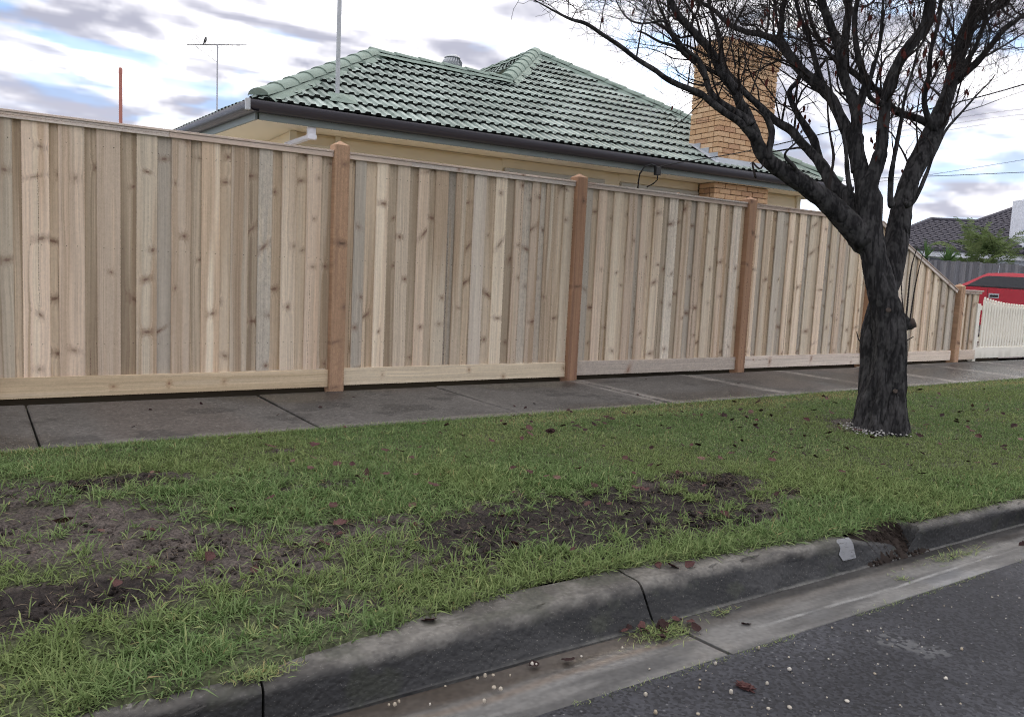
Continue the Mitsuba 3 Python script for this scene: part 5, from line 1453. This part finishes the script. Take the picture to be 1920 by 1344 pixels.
def wire(pts, r, label, key='overhead_wire', group=None):
    P = np.array(pts, float)
    t = np.linspace(0, 1, len(P))
    tt = np.linspace(0, 1, 24)
    from scipy.interpolate import CubicSpline
    Q = np.stack([CubicSpline(t, P[:, k])(tt) for k in range(3)], -1)
    put(key, mikit.ply(tube(Q, r, 6), 'cable_skin', smooth=True), label, 'wire', group)


wire([[7.954, 1.403, 2.65], [8.111, 0.942, 2.716], [8.338, 0.196, 2.8], [8.691, -0.744, 2.982], [9.088, -1.952, 3.199], [9.35, -2.591, 3.359], [9.687, -3.512, 3.609]], 0.007, 'black service cable running from the house gutter up past the chimney to the right')
wire([[30.112, 14.512, 5.474], [31.502, 13.002, 5.692], [33.377, 11.161, 5.868], [34.727, 9.059, 5.988], [38.705, 4.013, 6.337]], 0.013, 'thick overhead wire low in the sky right of the tree trunk')
wire([[31.598, 13.526, 5.561], [32.657, 11.644, 5.869], [34.736, 9.118, 6.488], [38.731, 4.172, 7.705]], 0.008, 'thin wire climbing to the right above the thick overhead wire')
wire([[37.222, 17.455, 8.951], [40.289, 15.481, 9.599], [43.466, 13.44, 10.306], [51.673, 8.103, 11.621]], 0.007, 'topmost of three faint thin wires in the blue sky right of the tree')
wire([[37.217, 17.425, 8.69], [40.284, 15.451, 9.339], [43.461, 13.41, 10.046], [51.668, 8.072, 11.36]], 0.007, 'middle of three faint thin wires in the blue sky right of the tree')
wire([[37.212, 17.395, 8.43], [40.279, 15.42, 9.078], [43.456, 13.38, 9.785], [51.663, 8.042, 11.099]], 0.007, 'lowest of three faint thin wires in the blue sky right of the tree')

# ---------------------------------------------------------------- the red utility vehicle in the driveway
AX, AY = np.array([.42, -.9075, 0.]), np.array([.9075, .42, 0.])   # nose towards the street; away
UO = np.array([19.76, 2.80, .16])       # under the rear top corner of the cab, near side


def up_(a, b, z):
    return UO + AX * a + AY * b + Z_ * z


ute = thing('red_pickup', 'red utility pickup parked in the driveway behind the white picket fence', 'pickup')


def prof_ext(poly, b0, b1, inset=.06, z_in=.75):
    """side outline [(a, z)] across the width, the edges drawn in a little"""
    P = np.array(poly, float)
    n = len(P)
    c = P.mean(0)
    rows = []
    for b, s in ((b0, .985), (b0 + inset, 1.0), (b1 - inset, 1.0), (b1, .985)):
        rows.append(np.array([up_(*(c + (p - c) * s)[:1], b, (c + (p - c) * s)[1]) for p in P]))
    V = np.vstack(rows)
    F = []
    for r in range(3):
        for k in range(n):
            a, q = r * n + k, r * n + (k + 1) % n
            F += [[a, q, q + n], [a, q + n, a + n]]
    import shapely.geometry as sg
    tv, tf = trimesh.creation.triangulate_polygon(sg.Polygon(P), engine='earcut')
    idx = [int(np.argmin(np.linalg.norm(P - p, axis=1))) for p in tv]
    for f in tf:
        F += [[idx[f[0]], idx[f[2]], idx[f[1]]], [3 * n + idx[f[0]], 3 * n + idx[f[1]], 3 * n + idx[f[2]]]]
    return trimesh.Trimesh(V, np.array(F), process=False)


def wheel_arch(a, r, n=9):
    return [(a - r * math.cos(t), .30 + r * math.sin(t)) for t in np.linspace(math.pi, 0, n)][::-1]


W1, W2 = -1.05, 1.85
low_ = [(-2.1, .42), (-2.12, .80), (-2.05, 1.08), (-1.9, 1.135), (-.52, 1.14), (0.2, 1.125), (1.3, 1.09), (1.75, 1.06), (2.55, .97), (2.95, .84), (3.02, .5), (2.95, .30)] + wheel_arch(W2, .40)[::-1] + [(W2 - .45, .25), (W1 + .45, .25)] + wheel_arch(W1, .40)[::-1] + [(-1.6, .36)]
put(ute + '__body', mikit.ply(prof_ext(low_, 0, 1.82, .07), 'car_red', smooth=35))
gh = [up_(a, b, z) for a, b, z in ((-.52, .09, 1.13), (2.05, .09, 1.05), (-.52, 1.73, 1.13), (2.05, 1.73, 1.05), (-.46, .11, 1.17), (-.04, .26, 1.42), (.06, .30, 1.47), (.55, .33, 1.495), (.95, .33, 1.485), (1.25, .28, 1.43), (-.04, 1.56, 1.42), (.06, 1.52, 1.47), (.55, 1.49, 1.495), (.95, 1.49, 1.485), (1.25, 1.54, 1.43), (-.46, 1.71, 1.17))]
cabin = put(ute + '__cabin', mikit.ply(hull(gh), 'car_red', smooth=25))
from scipy.spatial import ConvexHull
def side_pt(a, z, d):
    """a point on the near side of the cab"""
    f = (z - 1.13) / (1.42 - 1.13)
    return up_(a, .09 + .17 * f - d, z)


for q_, lab in (([(-.34, 1.165), (.98, 1.145), (.98, 1.40), (.10, 1.405), (-.02, 1.375)], 'long dark tinted side window of the cab'), ([(1.03, 1.145), (1.72, 1.12), (1.22, 1.40), (1.03, 1.40)], None)):
    v = np.array([side_pt(a, z, .012) for a, z in q_])
    v = np.vstack([v, v + AY * .03])
    n_ = len(q_)
    put(ute + '__window', mikit.ply(hull(v), 'car_glass'), label=lab)
put(ute + '__window_seal', mikit.ply(tube([side_pt(-.40, 1.148, .006), side_pt(-.36, 1.152, .014), side_pt(1.8, 1.10, .014)], .011, 6), 'car_trim'))
for a in (.10, 1.12):
    put(ute + '__door_seam', mikit.ply(hull([up_(a + s, -.001, z) for s in (0, .008) for z in (.35, 1.115)] + [up_(a + s, .01, z) for s in (0, .008) for z in (.35, 1.115)]), 'car_trim'))
hd = [up_(a, b, z) for a in (.155, .32) for b in (-.022, .01) for z in (.915, .965)]
put(ute + '__door_handle', mikit.ply(hull(hd), 'car_trim'))
put(ute + '__door_handle_plate', mikit.ply(hull([up_(a, b, z) for a in (.13, .34) for b in (-.006, .01) for z in (.89, 1.0)]), 'alloy'))
put(ute + '__tail_light', mikit.ply(hull([up_(a, b, z) for a in (-2.14, -2.0) for b in (-.006, .12) for z in (.62, 1.0)]), 'car_red'))
put(ute + '__side_strip', mikit.ply(hull([up_(a, b, z) for a in (-2.0, 2.6) for b in (-.008, .012) for z in (.60, .66)]), 'car_trim'))
for a in (W1, W2):
    for b, o in ((.02, -1), (1.62, 1)):
        c_ = up_(a, b + .09, .31)
        w_ = put(ute + '__wheel', mikit.ply(tube([c_ - AY * .10, c_ - AY * .085, c_ + AY * .085, c_ + AY * .10], [.27, .31, .31, .27], 28), 'tyre_rubber', smooth=35))
        put(w_ + '__rim', mikit.ply(tube([c_ + AY * o * .088, c_ + AY * o * .104, c_ + AY * o * .098], [.20, .195, .05], 20), 'alloy', smooth=35))

# ---------------------------------------------------------------- grey fence, neighbour's house and plants
AX, AY = np.array([.8331, -.5531, 0.]), np.array([.5531, .8331, 0.])   # right in the photo; away
gf = thing('grey_fence', 'weathered grey paling fence behind the red pickup', 'fence')
g0 = np.array([22.0, 8.60, 0.])
Lg, k = 0.0, 0
while Lg < 9.2:
    w_ = float(rng.uniform(.085, .115))
    top_ = 2.09 + .012 * rng.normal() - (0.05 * max(0, Lg - 5.6))
    dpt = (.012 if k % 2 else 0)
    m = plank(g0 + AX * (Lg + w_ / 2) + AY * (-dpt) + Z_ * .05, Z_ + AX * float(rng.normal(0, .004)), AX, -AY, top_ - .05, w_ + (.0 if k % 2 else .03), .016, 0)
    put_plank(gf + '__paling', m, 'old_grey_wood')
    Lg += w_
    k += 1
for z in (.5, 1.6):
    put_plank(gf + '__rail', plank(g0 + AY * .02 + Z_ * z, AX, Z_, AY, 9.2, .09, .045, 0), 'old_grey_wood')
put_plank(gf + '__plinth', plank(g0 - AY * .012 + Z_ * .0, AX, Z_, -AY, 9.2, .2, .02, 0), 'old_grey_wood')

nb = thing('neighbour_house', 'white house with dark grey tiled roof and white chimney at the right edge', 'house')
N0 = np.array([31.70, 11.90, 0.])       # gutter line, 33 m away


def nw(a, b, z):
    return N0 + AX * a + AY * b + Z_ * z


def nbox(a0, a1, b0, b1, z0, z1, ch=0):
    m = box(a0, a1, b0, b1, z0, z1, ch)
    v = m.vertices
    m.vertices = N0 * [1, 1, 0] + v[:, :1] * AX + v[:, 1:2] * AY + v[:, 2:] * Z_
    return m


put(nb + '__wall', mikit.ply(join([nbox(-1.2, 4.1, .5, .6, 0, 2.70), nbox(3.9, 9.5, .3, .4, 0, 2.72), nbox(-1.2, -1.1, .6, 7, 0, 2.7)]), 'white_brick'))
put(nb + '__fascia', mikit.ply(nbox(-1.8, 12, .0, .03, 2.56, 2.80), 'white_pvc'))
put(nb + '__gutter', mikit.ply(nbox(-1.8, 12, -.10, -.002, 2.785, 2.87, .01), 'gutter_metal'))
wn = put(nb + '__window', mikit.ply(nbox(1.2, 2.75, .47, .49, 1.6, 2.50), 'window_glass'))
for a, b, c_, d in ((1.14, 1.2, 1.5, 2.6), (2.75, 2.81, 1.5, 2.6), (1.2, 2.75, 2.55, 2.6)):
    put(wn + '__frame', mikit.ply(nbox(a, b, .44, .495, c_, d), 'white_pvc'))


def tiled_plane(poly, P0, ua, ub, gauge=.34, cover=.30, key=None):
    """one mesh of small lapped rolls for a far roof plane; poly in (a, s)"""
    from shapely import Polygon, Point, prepare
    pg = Polygon(poly)
    V, F = [], []
    a0, b0, a1, b1 = pg.bounds
    nrm = np.cross(ua, ub)
    for r in range(int((b1 - b0) / gauge) + 1):
        s0, s1 = b0 + r * gauge, min(b1, b0 + (r + 1) * gauge)
        sec = pg.intersection(__import__('shapely').LineString([(a0 - 1, (s0 + s1) / 2), (a1 + 1, (s0 + s1) / 2)]))
        if sec.is_empty:
            continue
        lo, hi = sec.bounds[0], sec.bounds[2]
        a = lo
        while a < hi:
            base = len(V)
            w1, w2 = .45 * cover, .55 * cover
            for x, h in ((a, 0), (a + w1, .0), (a + w1 + .03, .045), (min(hi, a + cover), .045)):
                V += [P0 + ua * x + ub * s0 + nrm * (.05 + h), P0 + ua * x + ub * (s1 + .02) + nrm * h, P0 + ua * x + ub * s0 + nrm * (h - .02)]
            for k_ in range(3):
                p, q = base + 3 * k_, base + 3 * k_ + 3
                F += [[p, q, q + 1], [p, q + 1, p + 1], [p + 2, q + 2, q], [p + 2, q, p]]
            a += cover
    put(key, mikit.ply((np.array(V), np.array(F)), 'dark_tile'), kind='stuff')


pt = math.radians(22)
SB = AY * math.cos(pt) + Z_ * math.sin(pt)
P0 = nw(0, 0, 2.86)
nroof = put(nb + '__roof', mikit.ply((np.array([P0 + AX * a + SB * s - Z_ * .06 for a, s in ((-1.6, 0), (12, 0), (12, 8.5), (10.4, 8.45), (4.73, 3.85), (2.68, 3.85))]), np.array([[0, 1, 4], [1, 2, 3], [1, 3, 4], [0, 4, 5]])), 'dark_tile'))
tiled_plane([(-1.6, 0), (12, 0), (12, 8.5), (10.4, 8.5), (4.73, 3.9), (2.68, 3.9)], P0, AX, SB, key=nroof + '__tiles')
for A, Bq in (((-1.6, .0), (2.68, 3.9)), ((2.68, 3.9), (4.73, 3.9)), ((4.73, 3.9), (10.4, 8.5))):
    a, b = P0 + AX * A[0] + SB * A[1], P0 + AX * Bq[0] + SB * Bq[1]
    put(nroof + '__ridge_cap', mikit.ply(tube([a + Z_ * .03, (a + b) / 2 + Z_ * .03, b + Z_ * .03], .10, 8), 'dark_tile', smooth=True))
put(nb + '__chimney', mikit.ply(nbox(5.05, 7.0, -.2, 1.6, 2.90, 5.12, .02), 'white_brick'), label='broad white painted brick chimney')
put(nb + '__porch_roof', mikit.ply(nbox(4.9, 9, -1.2, .3, 2.98, 3.14, .01), 'gutter_metal'))
put(nb + '__porch_beam', mikit.ply(nbox(4.9, 9, -.9, -.8, 2.78, 2.97, .01), 'mortar'))

# feathery palm
pr = np.random.default_rng(9)
palm = thing('feathery_palm', 'feathery green palm standing against the dark roof behind the grey fence', 'palm')
pc = np.array([28.15, 7.10, 0.])
for k, (da, db, hh) in enumerate(((0, 0, 2.3), (.25, .1, 2.1), (-.2, .15, 1.9), (.45, -.1, 1.8))):
    q = pc + AX * da + AY * db
    put(palm + '__stem', mikit.ply(tube([q, q + [0, 0, hh * .6], q + [.03, 0, hh]], [.06, .05, .04], 8, .2), 'bark', smooth=True))
V, F, nv = [], [], 0
fr = []
for k in range(46):
    az = pr.uniform(0, 2 * math.pi)
    c_ = pc + AX * pr.normal(.1, .28) + AY * pr.normal(0, .25) + Z_ * pr.uniform(1.85, 2.65)
    ln = pr.uniform(.95, 1.5)
    el = pr.uniform(.75, 1.45)
    if k < 5:
        az, el, ln = math.atan2(AX[1], AX[0]) + pr.normal(0, .3), .75, 1.9
    d = np.array([math.cos(az) * math.cos(el), math.sin(az) * math.cos(el), math.sin(el)])
    pts = [c_]
    for j in range(9):
        d = d + [0, 0, -.055 - .025 * j]
        d /= np.linalg.norm(d)
        pts.append(pts[-1] + d * ln / 9)
    P = np.array(pts)
    V, F = [], []
    rt = tube(P, np.linspace(.012, .004, 10), 4)
    tg = np.gradient(P, axis=0)
    for j in np.linspace(1.2, 8.9, 30):
        i = int(j)
        p = P[i] + (j - i) * (P[i + 1] - P[i]) if i < 9 else P[9]
        t_ = tg[i] / np.linalg.norm(tg[i])
        sd = np.cross(t_, Z_)
        sd /= np.linalg.norm(sd) + 1e-9
        for s in (-1, 1):
            L_ = .34 * (1 - abs(j / 9 - .45) * .9) * pr.uniform(.8, 1.15)
            e1 = p + (sd * s * .75 + t_ * .45 + Z_ * pr.normal(-.12, .15)) * L_ * .55
            e2 = e1 + (sd * s * .5 + t_ * .5 - Z_ * .55) * L_ * .45
            wv_ = t_ * .016
            b = len(V)
            V += [p - wv_ * .6, p + wv_ * .6, e1 - wv_, e1 + wv_, e2]
            F += [[b, b + 1, b + 3], [b, b + 3, b + 2], [b + 2, b + 3, b + 4]]
    m = join([rt, trimesh.Trimesh(np.array(V), np.array(F), process=False)])
    put(palm + '__frond', mikit.ply(m, 'frond_leaf'))


def yucca(at, n, L, label):
    y = thing('yucca', label, 'plant')
    at = np.asarray(at)
    put(y + '__stem', mikit.ply(tube([at * [1, 1, 0], at], [.05, .06], 8, .2), 'bark', smooth=True))
    for k in range(n):
        az, el = pr.uniform(0, 2 * math.pi), pr.uniform(.1, 1.45)
        d = np.array([math.cos(az) * math.cos(el), math.sin(az) * math.cos(el), math.sin(el)])
        sd = np.cross(d, Z_)
        sd /= np.linalg.norm(sd)
        l = L * pr.uniform(.75, 1.15)
        q1, q2 = at + d * l * .55, at + d * l + [0, 0, -.10 * l * (1.4 - el)]
        V = np.array([at - sd * .014, at + sd * .014, q1 - sd * .020, q1 + sd * .020, q2, at + d * .01 - Z_ * .006])
        put(y + '__leaf', mikit.ply((V, np.array([[0, 1, 3], [0, 3, 2], [2, 3, 4]])), 'yucca_leaf'))


yucca([25.50, 7.52, 2.18], 46, .60, 'spiky yucca with upright leaves behind the grey fence, the left of two')
yucca([26.10, 7.15, 2.10], 46, .62, 'spreading yucca nearer the palm, behind the grey fence')
yucca([26.45, 7.30, 2.08], 30, .55, 'small yucca between the spreading yucca and the palm')
